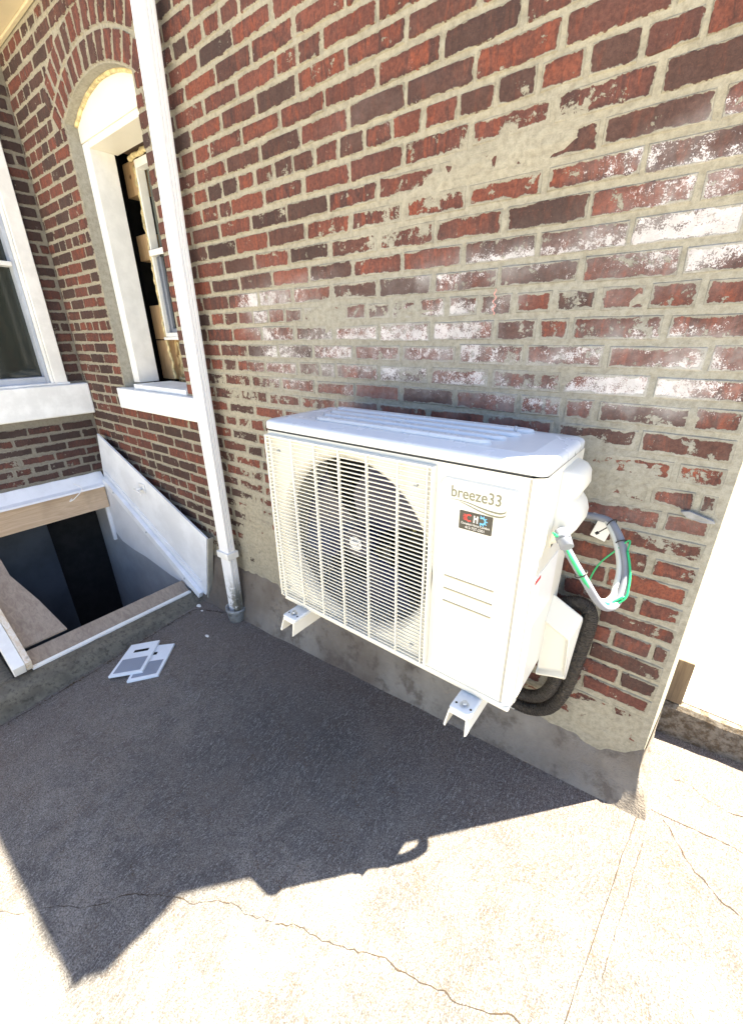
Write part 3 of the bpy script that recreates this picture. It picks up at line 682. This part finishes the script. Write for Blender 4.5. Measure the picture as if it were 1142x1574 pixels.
A0, A1 = Vector((-3.66, -1.06, -1.06)), Vector((-2.535, -1.06, -1.635)); dd = (A1-A0).normalized(); up_ = Vector((0, 1, 0)).cross(dd)*-1
def bar(y0, y1, h0, h1, mi=0):
    a = A0+up_*h0; b = A1+up_*h0; c = A1+up_*h1; d_ = A0+up_*h1
    m.poly([(p.x, y0, p.z) for p in (a, b, c, d_)], (0, y1-y0, 0), mi, .002)
bar(-1.045, -1.018, .0, .075); m.build('rail', mat_wood('peeling_painted_pine', (.62, .50, .36), (.72, .68, .62), 14, 0), cel)
m = MB(); bar(-1.10, -1.047, -.005, .070); m.build('rail', M_wtrim, cel)
m = MB(); m.tube(spline([(-3.60, -.30, -1.00), (-3.55, -.27, -1.04), (-3.56, -.33, -1.10), (-3.58, -.36, -1.12), (-3.60, -.34, -1.11)], 8), .0035, 6); tag(m.build('wire', M_pwhite), 'thin white wire dangling over the pine header board', 'wire')

# ------------------------------------------------------------------ downspout
dsp = root('downspout', 'white fluted downspout running down the brick wall into a drain socket', 'downspout', (-2.02, -.07, -1.64))
m = MB(); x0, x1, ya, yb = -2.075, -1.990, -.100, -.045
prof2 = []
def flut(a, b, k, n_=3, dp=.006):
    out = []
    for i in range(n_):
        t0, t1, t2, t3 = (i/n_, (i+.66)/n_, (i+.76)/n_, (i+.90)/n_)
        for t, d_ in ((t0, 0), (t1, 0), (t2, dp), (t3, dp)): out.append((a[0]+(b[0]-a[0])*t+k[0]*d_, a[1]+(b[1]-a[1])*t+k[1]*d_))
    return out
prof2 = [(x0+.004, ya), (x1-.006, ya)] + flut((x1, ya+.006), (x1, yb-.004), (-1, 0)) + [(x1-.006, yb), (x0+.006, yb)] + flut((x0, yb-.004), (x0, ya+.006), (1, 0))
def dsx(z): return -.020*((z+1.5)/2.7)*0.0
rings = [[(x+max(0, z-.35)*.042, y, z) for x, y in prof2] for z in [-1.60, -1.3, -1.0, -.7, -.4, 0, .4, .8, 1.2, 1.6, 1.78]]
def mat_dsp():
    n = NB('white_downspout_enamel'); z = n.sep(n.obj())[2]; d_ = n.noise(38, 6, .75); x = n.sep(n.obj())[0]
    k = n.ma('MULTIPLY', n.rng(z, -1.28, -1.50), n.rng(n.ma('ADD', d_, n.ma('MULTIPLY', n.rng(x, -2.06, -1.98), .22)), .52, .66))
    return n.out(n.mix(k, (.80, .81, .84), (.16, .155, .13)), .35, d_, .1)
M_dsp = mat_dsp()
m.loft(rings, 0, True, False); m.build('pipe', M_dsp, dsp)
m = MB(); m.box(x0-.012, x1+.012, ya-.012, yb+.010, -1.205, -1.163, .004); m.build('strap', M_wtrim, dsp)
m = MB(); cx_, cy_ = -2.036, -.078
def ell(z, rx, ry): return [(cx_+rx*cos(2*pi*k/28), cy_+ry*sin(2*pi*k/28), z) for k in range(28)]
m.loft([ell(-1.67, .052, .046), ell(-1.585, .060, .053), ell(-1.578, .066, .058), ell(-1.56, .066, .058), ell(-1.56, .058, .050), ell(-1.60, .054, .046)], 0, True, True)
m.build('drain_socket', mat_plain('dirty_pvc', (.36, .38, .40), .5, .2, 16, .2, 80, dirt=(.12, .11, .09), dth=(.5, .66)), dsp)

# ------------------------------------------------------------------ heat pump outdoor unit
X0, X1, YF, YB, ZB, ZT = -1.118, -.226, -.41, -.092, -.928, -.282
ac = root('outdoor_condenser', 'white wall mounted outdoor condenser with round fan grille, lettering and black sticker', 'air conditioner', ((X0+X1)/2, (YF+YB)/2, ZB))
FCX, FCZ, FR = -.773, -.608, .297
# front sheet with the round opening: a ring of quads from circle to rounded rectangle
m = MB(); NS = 96
def sq(a, x0, x1, z0, z1):
    dx, dz = cos(a), sin(a); t = min((x1-FCX)/dx if dx > 1e-9 else 1e9, (x0-FCX)/dx if dx < -1e-9 else 1e9, (z1-FCZ)/dz if dz > 1e-9 else 1e9, (z0-FCZ)/dz if dz < -1e-9 else 1e9)
    return (FCX+dx*t, FCZ+dz*t)
GX1 = -.478
angs = [2*pi*k/NS for k in range(NS)]
for cxr, czr in ((X0+.012, ZB), (GX1, ZB), (GX1, ZT), (X0+.012, ZT)): angs.append(math.atan2(czr-FCZ, cxr-FCX) % (2*pi))
angs = sorted(angs)
outer = [sq(a, X0+.012, GX1, ZB, ZT) for a in angs]
m.loft([[(p[0], YF, p[1]) for p in outer], [(FCX+(FR+.0)*cos(a), YF, FCZ+(FR+.0)*sin(a)) for a in angs]], 0, False, False)
m.loft([[(FCX+FR*cos(a), YF, FCZ+FR*sin(a)) for a in angs], [(FCX+(FR-.010)*cos(a), YF+.008, FCZ+(FR-.010)*sin(a)) for a in angs], [(FCX+(FR-.018)*cos(a), YF+.022, FCZ+(FR-.018)*sin(a)) for a in angs], [(FCX+(FR-.020)*cos(a), YF+.034, FCZ+(FR-.020)*sin(a)) for a in angs]], 0, False, True)
# left edge fold, left side, back, bottom
m.loft([[(X0+.012, YF, z), (X0+.004, YF+.004, z), (X0, YF+.012, z), (X0, YB, z), (X0+.3, YB, z)] for z in (ZB, ZT)], 0, False, True, False)
m.build('front_panel', M_white, ac)
# right-hand service front: flat sheet, recessed panel, chamfered corner, right side
m = MB()
m.loft([[(GX1, YF, z), (X1-.030, YF, z), (X1-.024, YF+.0005, z), (X1-.004, YF+.016, z), (X1, YF+.024, z), (X1, YB+.02, z), (X1-.02, YB, z), (X1-.2, YB, z)] for z in (ZB, ZT)], 0, False, False, False)
def raised(x0, x1, z0, z1, r, y, h, bw=.006):
    a = rrect(x0, x1, z0, z1, r, y); b = rrect(x0+bw, x1-bw, z0+bw, z1-bw, r-bw*.6, y-h)
    m.loft([a, b], 0, False, True); bb = [m.bm.verts.new(p) for p in b]; f = m.bm.faces.new(bb); f.normal_update()
    if f.normal.y > 0: f.normal_flip()
raised(-.466, -.262, -.893, -.312, .022, YF, .006, .0045)
m.box(GX1-.004, X1-.02, YF-.003, YF+.01, ZB-.001, ZB+.014, .002)
m.build('service_panel', M_white, ac)
m = MB()
for zc in (-.581, -.6195, -.6585): m.box(-.438, -.303, YF-.0085, YF-.004, zc-.0018, zc+.0018, .0008)
m.build('groove', mat_plain('cream_groove', (.40, .35, .24), .5), ac)
m = MB(); m.box(X0+.002, X1-.003, YF+.002, YB-.002, ZB-.012, ZB-.0005, .004); m.build('base_pan', M_white, ac)
m = MB(); m.box(X0+.006, X1-.030, YF+.006, YB-.006, ZT-.012, ZT+.0065); m.box(X1-.0301, X1-.008, YF+.030, YB-.03, ZT-.011, ZT+.0062); m.build('lid_gap_shade', mat_plain('grey_shadow_strip', (.10, .10, .10), .6), ac)  # grey strip in the lid gap, its colour stands in for shade
M_seam = mat_plain('seam_shadow_grey', (.30, .29, .26), .6)
for sx__, y_ in ((X1-.0275, YF-.0006), (-.2505, YF-.0006)):
    m = MB(); m.box(sx__-.0008, sx__+.0008, y_, y_+.001, ZB+.004, ZT-.003); m.build('seam', M_seam, ac)
# lid
m = MB()
def lidring(ins, z, r):
    out = []
    for (cx_, cy_, a) in ((X1+.004-r-ins, YB+.004-r-ins, 0), (X0-.004+r+ins, YB+.004-r-ins, pi/2), (X0-.004+r+ins, YF-.004+r+ins, pi), (X1+.004-r-ins, YF-.004+r+ins, 1.5*pi)):
        for k in range(7): out.append((cx_+r*cos(a+pi/2*k/6), cy_+r*sin(a+pi/2*k/6), z))
    return out
m.loft([lidring(.003, ZT+.006, .018), lidring(0, ZT+.007, .022), lidring(0, ZT+.024, .022), lidring(.003, ZT+.030, .022), lidring(.010, ZT+.034, .022), lidring(.045, ZT+.036, .02), lidring(.052, ZT+.040, .02)], 0, True, True)
for i in range(4):
    yc = -.155-.058*i; xa = X0+.105+.022*i; xb = X1-.13-.015*i
    a = [(xa, yc-.020), (xb, yc-.020), (xb+.022, yc), (xb, yc+.020), (xa, yc+.020), (xa-.022, yc)]
    zt = ZT+.0402
    rr = [[(x, y, zt-.002) for x, y in a], [(x*(1)+( .006 if x < -.7 else -.006), yc+(y-yc)*.60, zt+.009) for x, y in a]]
    m.loft(rr, 0, True, True)
m.build('lid', M_lid, ac)
m = MB(); m.tube([(-.372, -.20, ZT+.038), (-.372, -.20, ZT+.044)], .011, 14); m.tube([(-.372, -.20, ZT+.044), (-.372, -.20, ZT+.062)], .004, 10); m.build('screw', M_galv, ac)
# grille: wire slats and uprights, standing proud of the sheet
m = MB(); gx0, gx1, gz0, gz1 = X0+.012, GX1, -.904, -.292; yg = YF-.020
m.box(gx0, gx0+.006, yg, YF, gz0, gz1, .002); m.box(gx1-.006, gx1, yg, YF, gz0, gz1, .002); m.box(gx0+.0061, gx1-.0061, yg+.001, YF, gz1-.005, gz1, .001); m.box(gx0+.0061, gx1-.0061, yg+.001, YF, gz0, gz0+.005, .001)
NSL = 48
for k in range(1, NSL):
    z = gz0+(gz1-gz0)*k/NSL
    m.box(gx0+.004, gx1-.004, yg+.003, yg+.0070, z-.0016, z+.0016, .0006, 1)
for x in (-1.079, -.981, -.883, -.786, -.684, -.582, -.494): m.box(x-.0022, x+.0022, yg-.002, yg+.009, gz0+.003, gz1-.003, .0012, 1)
m.build('fan_grille', M_white, ac)
for (px_, pz_) in ((-.535, -.353), (-1.060, -.345), (-1.075, -.868), (-.535, -.865)):
    m = MB(); m.tube([(px_, YF+.0, pz_), (px_, YF-.008, pz_)], .006, 10); m.build('grille_screw', M_galv, ac)
# fan behind it
m = MB()
m.tube([(FCX, YF+.035, FCZ), (FCX, YF+.135, FCZ)], .048, 28)
fan = m.build('fan', M_blade, ac)
for b in range(3):
    m = MB(); rows = []
    a0 = b*2*pi/3+.5
    for i in range(9):
        r = .045+(.262-.045)*i/8; sp = .95-.25*abs(i/8-.5); row = []
        for k in range(9):
            t = k/8; a = a0+t*sp*1.35-.25*(i/8)**2; row.append((FCX+r*cos(a), YF+.055+.055*(1-t)+.012*sin(pi*t), FCZ+r*sin(a)))
        rows.append(row)
    m.loft(rows, 0, False, True, False); o = m.build('blade', M_blade, fan)
m = MB(); m.tube([(FCX, YF+.034, FCZ), (FCX, YF+.024, FCZ)], .014, 6); m.tube([(FCX, YF+.035, FCZ), (FCX, YF+.031, FCZ)], .024, 20); m.build('hub_nut', M_pwhite, fan)
m = MB(); m.box(X0+.01, -.47, YB-.05, YB-.02, ZB+.01, ZT-.003); m.box(-.476, -.47, YF+.01, YB-.052, ZB+.012, ZT-.004); m.build('condenser_coil', M_fin, ac)
m = MB(); m.box(FCX-.03, FCX+.03, YF+.15, YF+.19, FCZ-.06, FCZ+.06, .01); m.box(FCX-.02, FCX+.02, YF+.20, YF+.22, ZB+.02, ZT-.01, .003); m.build('motor_mount', M_dark, ac)
m = MB(); m.tube([(-.655, YF+.20, -.34), (-.655, YF+.20, -.5), (-.66, YF+.20, -.60)], .006, 8); m.tube([(-.64, YF+.19, -.33), (-.64, YF+.19, -.46)], .006, 8); m.box(-.61, -.58, YF+.19, YF+.21, -.44, -.40, .003); m.build('coil_pipe', mat_plain('yellow_brass', (.40, .38, .18), .4), ac)
# right-hand side: strip, grip cover, service label, valve cover
m = MB()
def frust(base, top, x0, x1, bev=.014):
    m.poly  # base/top lists of (y,z), same count
    A = [m.bm.verts.new((x0, y, z)) for y, z in base]; B = [m.bm.verts.new((x1 if not isinstance(x1, list) else x1[i], y, z)) for i, (y, z) in enumerate(top)]
    fs = [m.bm.faces.new(B)]; n_ = len(A)
    for i in range(n_): fs.append(m.bm.faces.new((A[i], A[(i+1) % n_], B[(i+1) % n_], B[i])))
    fs.append(m.bm.faces.new(A[::-1])); bmesh.ops.recalc_face_normals(m.bm, faces=fs)
    r = bmesh.ops.bevel(m.bm, geom=[e for e in set(e for f in fs for e in f.edges)], offset=bev, segments=5, affect='EDGES', profile=.5, clamp_overlap=True)
    for f in m.bm.faces: f.smooth = True
XO = [(-.297, -.212, 0), (-.303, -.196, 0), (-.315, -.186, 0), (-.345, -.183, 0), (-.360, -.188, 0), (-.368, -.196, .003), (-.374, -.199, .004), (-.382, -.193, .0), (-.396, -.182, 0), (-.415, -.176, 0), (-.440, -.177, 0), (-.458, -.188, 0), (-.476, -.206, 0), (-.492, -.224, 0)]
rows = []
for z_, xo, ins in XO:
    t = (z_+.297)/-.195; yf = -.268-.012*t+ins
    rows.append([(X1-.004, yf, z_), (X1+.004, yf, z_), (xo-.018, yf+.004, z_), (xo-.005, yf+.012, z_), (xo, yf+.028, z_), (xo, -.150, z_), (xo-.006, -.132, z_), (xo-.020, -.122, z_), (X1-.004, -.120, z_)])
m.loft(rows, 0, True, True)
m.build('handle_cover', M_white, ac)
m = MB(); m.loft([[(-.228, -.150, -.80), (-.165, -.150, -.833), (-.157, -.150, -.945), (-.228, -.150, -.975)],
    [(-.228, -.168, -.785), (-.155, -.168, -.820), (-.146, -.168, -.958), (-.228, -.168, -.988)], [(-.228, -.128, -.705), (-.136, -.128, -.750), (-.124, -.128, -.835), (-.152, -.128, -.985), (-.228, -.128, -1.0)][:4] if 0 else [(-.228, -.122, -.712), (-.137, -.122, -.758), (-.148, -.122, -1.0), (-.228, -.122, -1.02)],
    [(-.228, -.075, -.75), (-.141, -.075, -.80), (-.156, -.075, -1.04), (-.228, -.075, -1.05)]], 0, True, False)
bmesh.ops.bevel(m.bm, geom=list(m.bm.edges), offset=.0045, segments=3, affect='EDGES', profile=.5, clamp_overlap=True)
m.build('valve_cover', M_white, ac)
m = MB()
m.box(X1+.0, X1+.0015, -.37, -.17, -.705, -.545); m.build('paper_label', M_pwhite, ac)
m = MB(); m.box(X1+.0017, X1+.0025, -.36, -.32, -.560, -.552); m.build('label_mark', M_red, ac)
m = MB(); m.box(X1-.0, X1+.004, -.385, -.371, -.92, -.53, .001); m.build('side_rib', M_white, ac)
# feet
for xc in (-1.015, -.333):
    m = MB(); m.box(xc-.034, xc+.030, -.478, -.30, ZB-.028, ZB-.013, .005); m.box(xc-.034, xc-.030, -.474, -.40, ZB-.034, ZB-.022, .001)
    ft = m.build('foot', M_lid, ac)
    m = MB(); m.tube([(xc, -.452, ZB-.0135), (xc, -.452, ZB-.0115)], .013, 20); m.tube([(xc, -.452, ZB-.0115), (xc, -.452, ZB-.001)], .0075, 6); m.build('bolt', M_galv, ft)
    for hx in (-.022, .021): m = MB(); m.tube([(xc+hx, -.457, ZB-.0132), (xc+hx, -.457, ZB-.0121)], .0035, 8); m.build('bolt_hole', M_black, ft)
# lettering
def text(body, size, x, z, y, mat, name, parent, align='LEFT', squeeze=1.0, ext=.0004, off=0.0):
    cu = bpy.data.curves.new(name, 'FONT'); cu.body = body; cu.size = size; cu.align_x = align; cu.extrude = ext; cu.offset = off
    to = bpy.data.objects.new('tmp', cu); COL.objects.link(to)
    dg = bpy.context.evaluated_depsgraph_get(); me = bpy.data.meshes.new_from_object(to.evaluated_get(dg)); bpy.data.objects.remove(to)
    me.transform(Matrix.Translation((x, y, z)) @ Matrix.Rotation(pi/2, 4, 'X') @ Matrix.Diagonal((squeeze, 1, 1, 1)))
    me.name = name; me.materials.clear()
    return link(name, me, mat, parent)
YP = YF-.0063
text('breeze33', .0395, -.4345, -.3590, YP, M_gtext, 'lettering', ac, squeeze=.86, off=.0005)
m = MB()
for dz, xa in ((0, -.434), (-.009, -.41)):
    P5 = spline([(xa, YP-.0006, -.3655+dz*.3), (-.395, YP-.0006, -.3660+dz*.6), (-.350, YP-.0006, -.3735+dz), (-.315, YP-.0006, -.3760+dz), (-.298, YP-.0006, -.3705+dz), (-.2935, YP-.0006, -.3600+dz)], 10)
    n_ = len(P5); m.loft([[p+Vector((0, 0, .0005+.0018*sin(pi*(i/n_)**1.4))) for i, p in enumerate(P5)], [p-Vector((0, 0, .0005+.0016*sin(pi*(i/n_)**1.4))) for i, p in enumerate(P5)]], 0, False, False, False)
m.build('swoosh', M_gtext, ac)
# sticker: black plate, flame C, house H, gear C, two lines of writing
m = MB(); sx_, sz_ = -.4075, -.4365
pr = rrect(sx_, -.3235, sz_, -.3885, .003, YP); m.poly(pr[::-1], (0, -.0006, 0)); stk = m.build('sticker', M_stick, ac)
YS = YP-.0009
m = MB()
def ringc(cx_, cz, ro, ri, a0, a1, n_=20):
    A = [(cx_+ro*cos(a0+(a1-a0)*k/n_), YS, cz+ro*sin(a0+(a1-a0)*k/n_)) for k in range(n_+1)]; B = [(cx_+ri*cos(a0+(a1-a0)*k/n_), YS, cz+ri*sin(a0+(a1-a0)*k/n_)) for k in range(n_+1)]
    m.loft([A, B], 0, False, False, False)
ringc(-.3820, -.4040, .0098, .0058, pi*.30, pi*1.70)
for dz in (.0062, .0022, -.002, -.006):
    a = [m.bm.verts.new(p) for p in ((-.3905, YS, -.4040+dz+.0018), (-.3905, YS, -.4040+dz-.0018), (-.4005+abs(dz)*.3, YS, -.4040+dz+.0010))]; m.bm.faces.new(a)
m.build('flame_emblem', M_red, stk)
m = MB(); ringc(-.3492, -.4040, .0098, .0058, -pi*.72, pi*.72)
for k in range(7):
    a_ = -pi*.6+k*pi*.2; c_, s_ = cos(a_), sin(a_); q = [(.0094, -.0013), (.0138, -.0009), (.0138, .0009), (.0094, .0013)]
    m.bm.faces.new([m.bm.verts.new((-.3492+r_*c_-t_*s_, YS, -.4040+r_*s_+t_*c_)) for r_, t_ in q])
m.build('gear_emblem', M_blue, stk)
m = MB()
for q in ([(-.3705, -.3950), (-.3675, -.3950), (-.3675, -.4135), (-.3705, -.4135)], [(-.3625, -.3950), (-.3595, -.3950), (-.3595, -.4135), (-.3625, -.4135)], [(-.3676, -.4020), (-.3650, -.3995), (-.3624, -.4020), (-.3624, -.4045), (-.3676, -.4045)]):
    m.bm.faces.new([m.bm.verts.new((x, YS, z)) for x, z in q])
m.build('house_emblem', M_pwhite, stk)
text('Complete Home Comfort', .0085, -.3655, -.4225, YS, M_pwhite, 'lettering', stk, 'CENTER', .80, .00005)
text('412-757-2301', .0095, -.3655, -.4325, YS, M_pwhite, 'lettering', stk, 'CENTER', .95, .00005)

# ------------------------------------------------------------------ brackets
for i, (xc, lab) in enumerate(((-1.022, 'white steel wall bracket arm under the fan end of the condenser'), (-.340, 'white steel wall bracket arm under the lettered end of the condenser'))):
    br = root('wall_bracket', lab, 'bracket', (xc, -.02, -1.0), 'wall brackets carrying the condenser')
    m = MB(); zt, zb = ZB-.0285, ZB-.082
    m.poly([(xc-.028, -.475, zt), (xc-.034, -.490, zb+.004), (xc-.029, -.490, zb), (xc-.024, -.478, zt-.008), (xc+.024, -.478, zt-.008), (xc+.029, -.490, zb), (xc+.034, -.490, zb+.004), (xc+.028, -.475, zt)], (0, .458, 0)); m.build('arm', M_white, br)
    m = MB(); m.box(xc-.030, xc+.030, -.016, -.0045, -1.33, zt+.12, .002); m.build('wall_plate', M_white, br)

# ------------------------------------------------------------------ conduit loop, green wire, ties, plate, hoses
m = MB(); CP = spline([(-.205, -.275, -.435), (-.192, -.290, -.462), (-.169, -.292, -.496), (-.1255, -.280, -.561), (-.100, -.258, -.608), (-.080, -.235, -.634), (-.063, -.20, -.636), (-.059, -.165, -.602), (-.065, -.135, -.568), (-.084, -.105, -.523), (-.112, -.075, -.490), (-.140, -.055, -.475), (-.20, -.045, -.478), (-.25, -.03, -.49)], 10)
m.tube(CP, .0097, 14); cnd = m.build('conduit', M_cond); tag(cnd, 'grey flexible electrical conduit looping out of the condenser side into the brick wall', 'conduit')
m = MB(); m.tube([(-.200, -.30, -.430), (-.176, -.330, -.455)], .0155, 14); m.tube([(-.192, -.312, -.440), (-.188, -.318, -.444)], .019, 6); m.build('connector', M_cond, cnd)
m = MB(); m.tube(spline([CP[i]+Vector((-.013, .004, .010)) for i in range(8, 66, 6)]+[CP[i]+Vector((-.016, .006, .006)) for i in range(66, 84, 5)]+[CP[i]+Vector((-.016, .006, .002)) for i in range(86, 116, 7)], 8), .0075, 12)
tag(m.build('cable', mat_plain('pale_cable_sheath', (.50, .52, .50), .4, .04)), 'pale sheathed cable strapped inside the curve of the grey conduit loop', 'cable')
GP = [Vector((-.205, -.335, -.430))]+[CP[i]+Vector((-.004, -.011, .012 if i < 60 else 0)) for i in range(12, 64, 6)]+[CP[i]+Vector((.012, -.012, .0)) for i in range(66, 92, 6)]
m = MB(); m.tube(spline(GP, 6), .0030, 8); m.tube(spline([g+Vector((-.004+.003*sin(i*1.3), -.002, .005)) for i, g in enumerate(GP[:-4])], 6), .0026, 8)
m.tube(spline([tuple(GP[-1]), (-.075, -.10, -.50), (-.10, -.11, -.535), (-.125, -.11, -.575), (-.14, -.10, -.62), (-.15, -.08, -.68)], 8), .0022, 8)
tag(m.build('ground_wire', M_green), 'green grounding wire twisted along the conduit loop', 'wire')
for (i, lab) in ((26, 'black cable tie on the sunlit stretch of conduit'), (93, 'black cable tie halfway up the shaded grey conduit'), (106, 'black cable tie near the wall end of the conduit')):
    i = min(i, len(CP)-2); p = CP[i]; t = (CP[i+1]-CP[i-1]).normalized(); a = t.cross(Vector((0, 0, 1))).normalized(); b = t.cross(a)
    m = MB(); rr = .0150 if i < 60 else .0135; m.tube([p+(a*cos(2*pi*k/20)+b*sin(2*pi*k/20))*rr for k in range(21)], .0016, 6, 0, False)
    if i > 100: m.tube([p+a*rr, p+a*rr+Vector((-.035, -.01, -.035))], .0016, 6); m.tube([p+a*rr+Vector((-.035, -.01, -.035)), p+a*rr+Vector((-.041, -.012, -.041))], .0045, 8)
    tag(m.build('cable_tie', M_tie), lab, 'cable tie', 'cable ties on the conduit')
m = MB(); m.box(-.172, -.130, -.030, -.006, -.548, -.495, .002, M=Matrix.Translation((-.15, 0, -.52))@Matrix.Rotation(.25, 4, 'Y')@Matrix.Translation((.15, 0, .52))); tag(m.build('cable_tag', M_wtrim), 'small white square tag hanging behind the conduit tie', 'tag')
def hose(pts, r, lab, sd):
    m = MB(); P = spline(pts, 26); n_ = len(P)
    m.tube(P, r, 18, rf=lambda t: r*(1+.05*sin(t*n_*1.9+sd)+.09*mnoise.noise(Vector((t*n_*.55, sd, 0)))))
    tag(m.build('insulated_pipe', M_hose), lab, 'pipe', 'black insulated refrigerant pipes')
hose([(-.24, -.085, -.86), (-.215, -.085, -.79), (-.185, -.08, -.752), (-.150, -.075, -.747), (-.128, -.07, -.775), (-.125, -.068, -.83), (-.133, -.066, -.92), (-.142, -.064, -1.02), (-.158, -.062, -1.12), (-.190, -.060, -1.20), (-.25, -.058, -1.245), (-.33, -.056, -1.25), (-.42, -.056, -1.235), (-.50, -.05, -1.20)], .0215, 'outer black insulated pipe sweeping down the wall beside the condenser', 1.0)
hose([(-.235, -.12, -.92), (-.20, -.10, -.97), (-.183, -.085, -1.02), (-.188, -.08, -1.08), (-.21, -.078, -1.135), (-.25, -.076, -1.170), (-.33, -.074, -1.185), (-.42, -.07, -1.17), (-.50, -.06, -1.14)], .0205, 'inner black insulated pipe curling under the condenser valve cover', 4.0)

# ------------------------------------------------------------------ small loose things
def cover(name, P, z, lab, a_, b_, flip=False):
    """white framed plate: P = four corners (x, y) from the near left, clockwise seen from above"""
    r = root(name, lab, 'cover plate', (sum(p[0] for p in P)/4, sum(p[1] for p in P)/4, gz(P[0][0], P[0][1])), 'white framed plates lying on the paving')
    P = [onslab(*p) for p in P]; dz = z; Q = [Vector((x, y, gz(x, y)+dz)) for x, y in P]
    def uvp(u, v, h=0): return (Q[0]*(1-u)*(1-v)+Q[3]*u*(1-v)+Q[1]*(1-u)*v+Q[2]*u*v)+Vector((0, 0, h))
    m = MB(); m.poly([uvp(0, 0), uvp(1, 0), uvp(1, 1), uvp(0, 1)], (0, 0, -.014), 0, .0015); m.build('frame', mat_plain('pale_blue_white_plastic', (.74, .80, .88), .4, .03), r)
    m = MB(); m.poly([uvp(.10, .06, .0003), uvp(.90, .06, .0003), uvp(.90, .48, .0003), uvp(.10, .48, .0003)], (0, 0, .0012)); m.build('grey_insert', mat_plain('blue_grey_mesh', (.24, .28, .36), .6, .05, 6, .6, 700), r)
    m = MB(); m.poly([uvp(a_, .68, .0003), uvp(b_, .68, .0003), uvp(b_, .76, .0003), uvp(a_, .76, .0003)], (0, 0, .0012)); m.build('slot', M_black, r)
    return r
cover('cover_plate', [(-2.124, -.805), (-2.300, -.611), (-2.198, -.493), (-2.010, -.680)], .030, 'white framed plate with grey lower half and dark slot, lying on top of its twin', .30, .78)
cover('cover_plate', [(-2.020, -.760), (-2.230, -.560), (-2.110, -.452), (-1.925, -.640)], .0145, 'white framed plate with grey half, partly covered by its twin on the paving', .10, .55)
def chip(x, y, r, lab, name='pebble', mat=None, sx=1.6):
    x, y = onslab(x, y); m = MB(); bmesh.ops.create_icosphere(m.bm, subdivisions=2, radius=r)
    for v in m.bm.verts: v.co = Vector((v.co.x*sx, v.co.y, v.co.z*.4))*(1+.5*mnoise.noise(v.co*60+Vector((x*9, y*9, 0)))) + Vector((x, y, gz(x, y)+r*.3))
    for f in m.bm.faces: f.smooth = True
    tag(m.build(name, mat or M_pwhite), lab, 'chip', 'pale chips scattered on the paving')
G3 = [(-2.02, -.30, .010, 'small white paper chip on the paving between the plates and the downspout'), (-2.38, -.14, .013, 'pale stone chip at the foot of the white cellar panel'), (-2.31, -.16, .007, 'tiny pale chip on the dark crack near the downspout'),
      (-2.33, -1.02, .012, 'yellowish chip lying beside the old concrete curb')]
for g in G3: chip(*g)
lf = MB()
for k in range(70):
    t = random.random(); x = -2.415+abs(random.gauss(0, .018))+.10*max(0, t-.8); y = -1.3+1.22*t; r_ = random.uniform(.002, .006); a_ = random.random()*6.28; z_ = gz(x, y)+.004+random.random()*.003
    lf.bm.faces.new([lf.bm.verts.new((x+r_*cos(a_+q)*1.6, y+r_*sin(a_+q), z_+random.uniform(-.0015, .003))) for q in (0, 1.4, 3.1, 4.6)])
o = lf.build('leaf_litter', mat_plain('dry_leaf', (.10, .075, .04), .8, .3, 40)); o['kind'] = 'stuff'; o['label'] = 'dry crumbs and leaf scraps along the cellar curb'; o['category'] = 'litter'

# ------------------------------------------------------------------ lift everything so the paving is near z = 0
for o in list(COL.objects):
    if o.parent is None and o.type in ('MESH', 'EMPTY'): o.location.z += LIFT
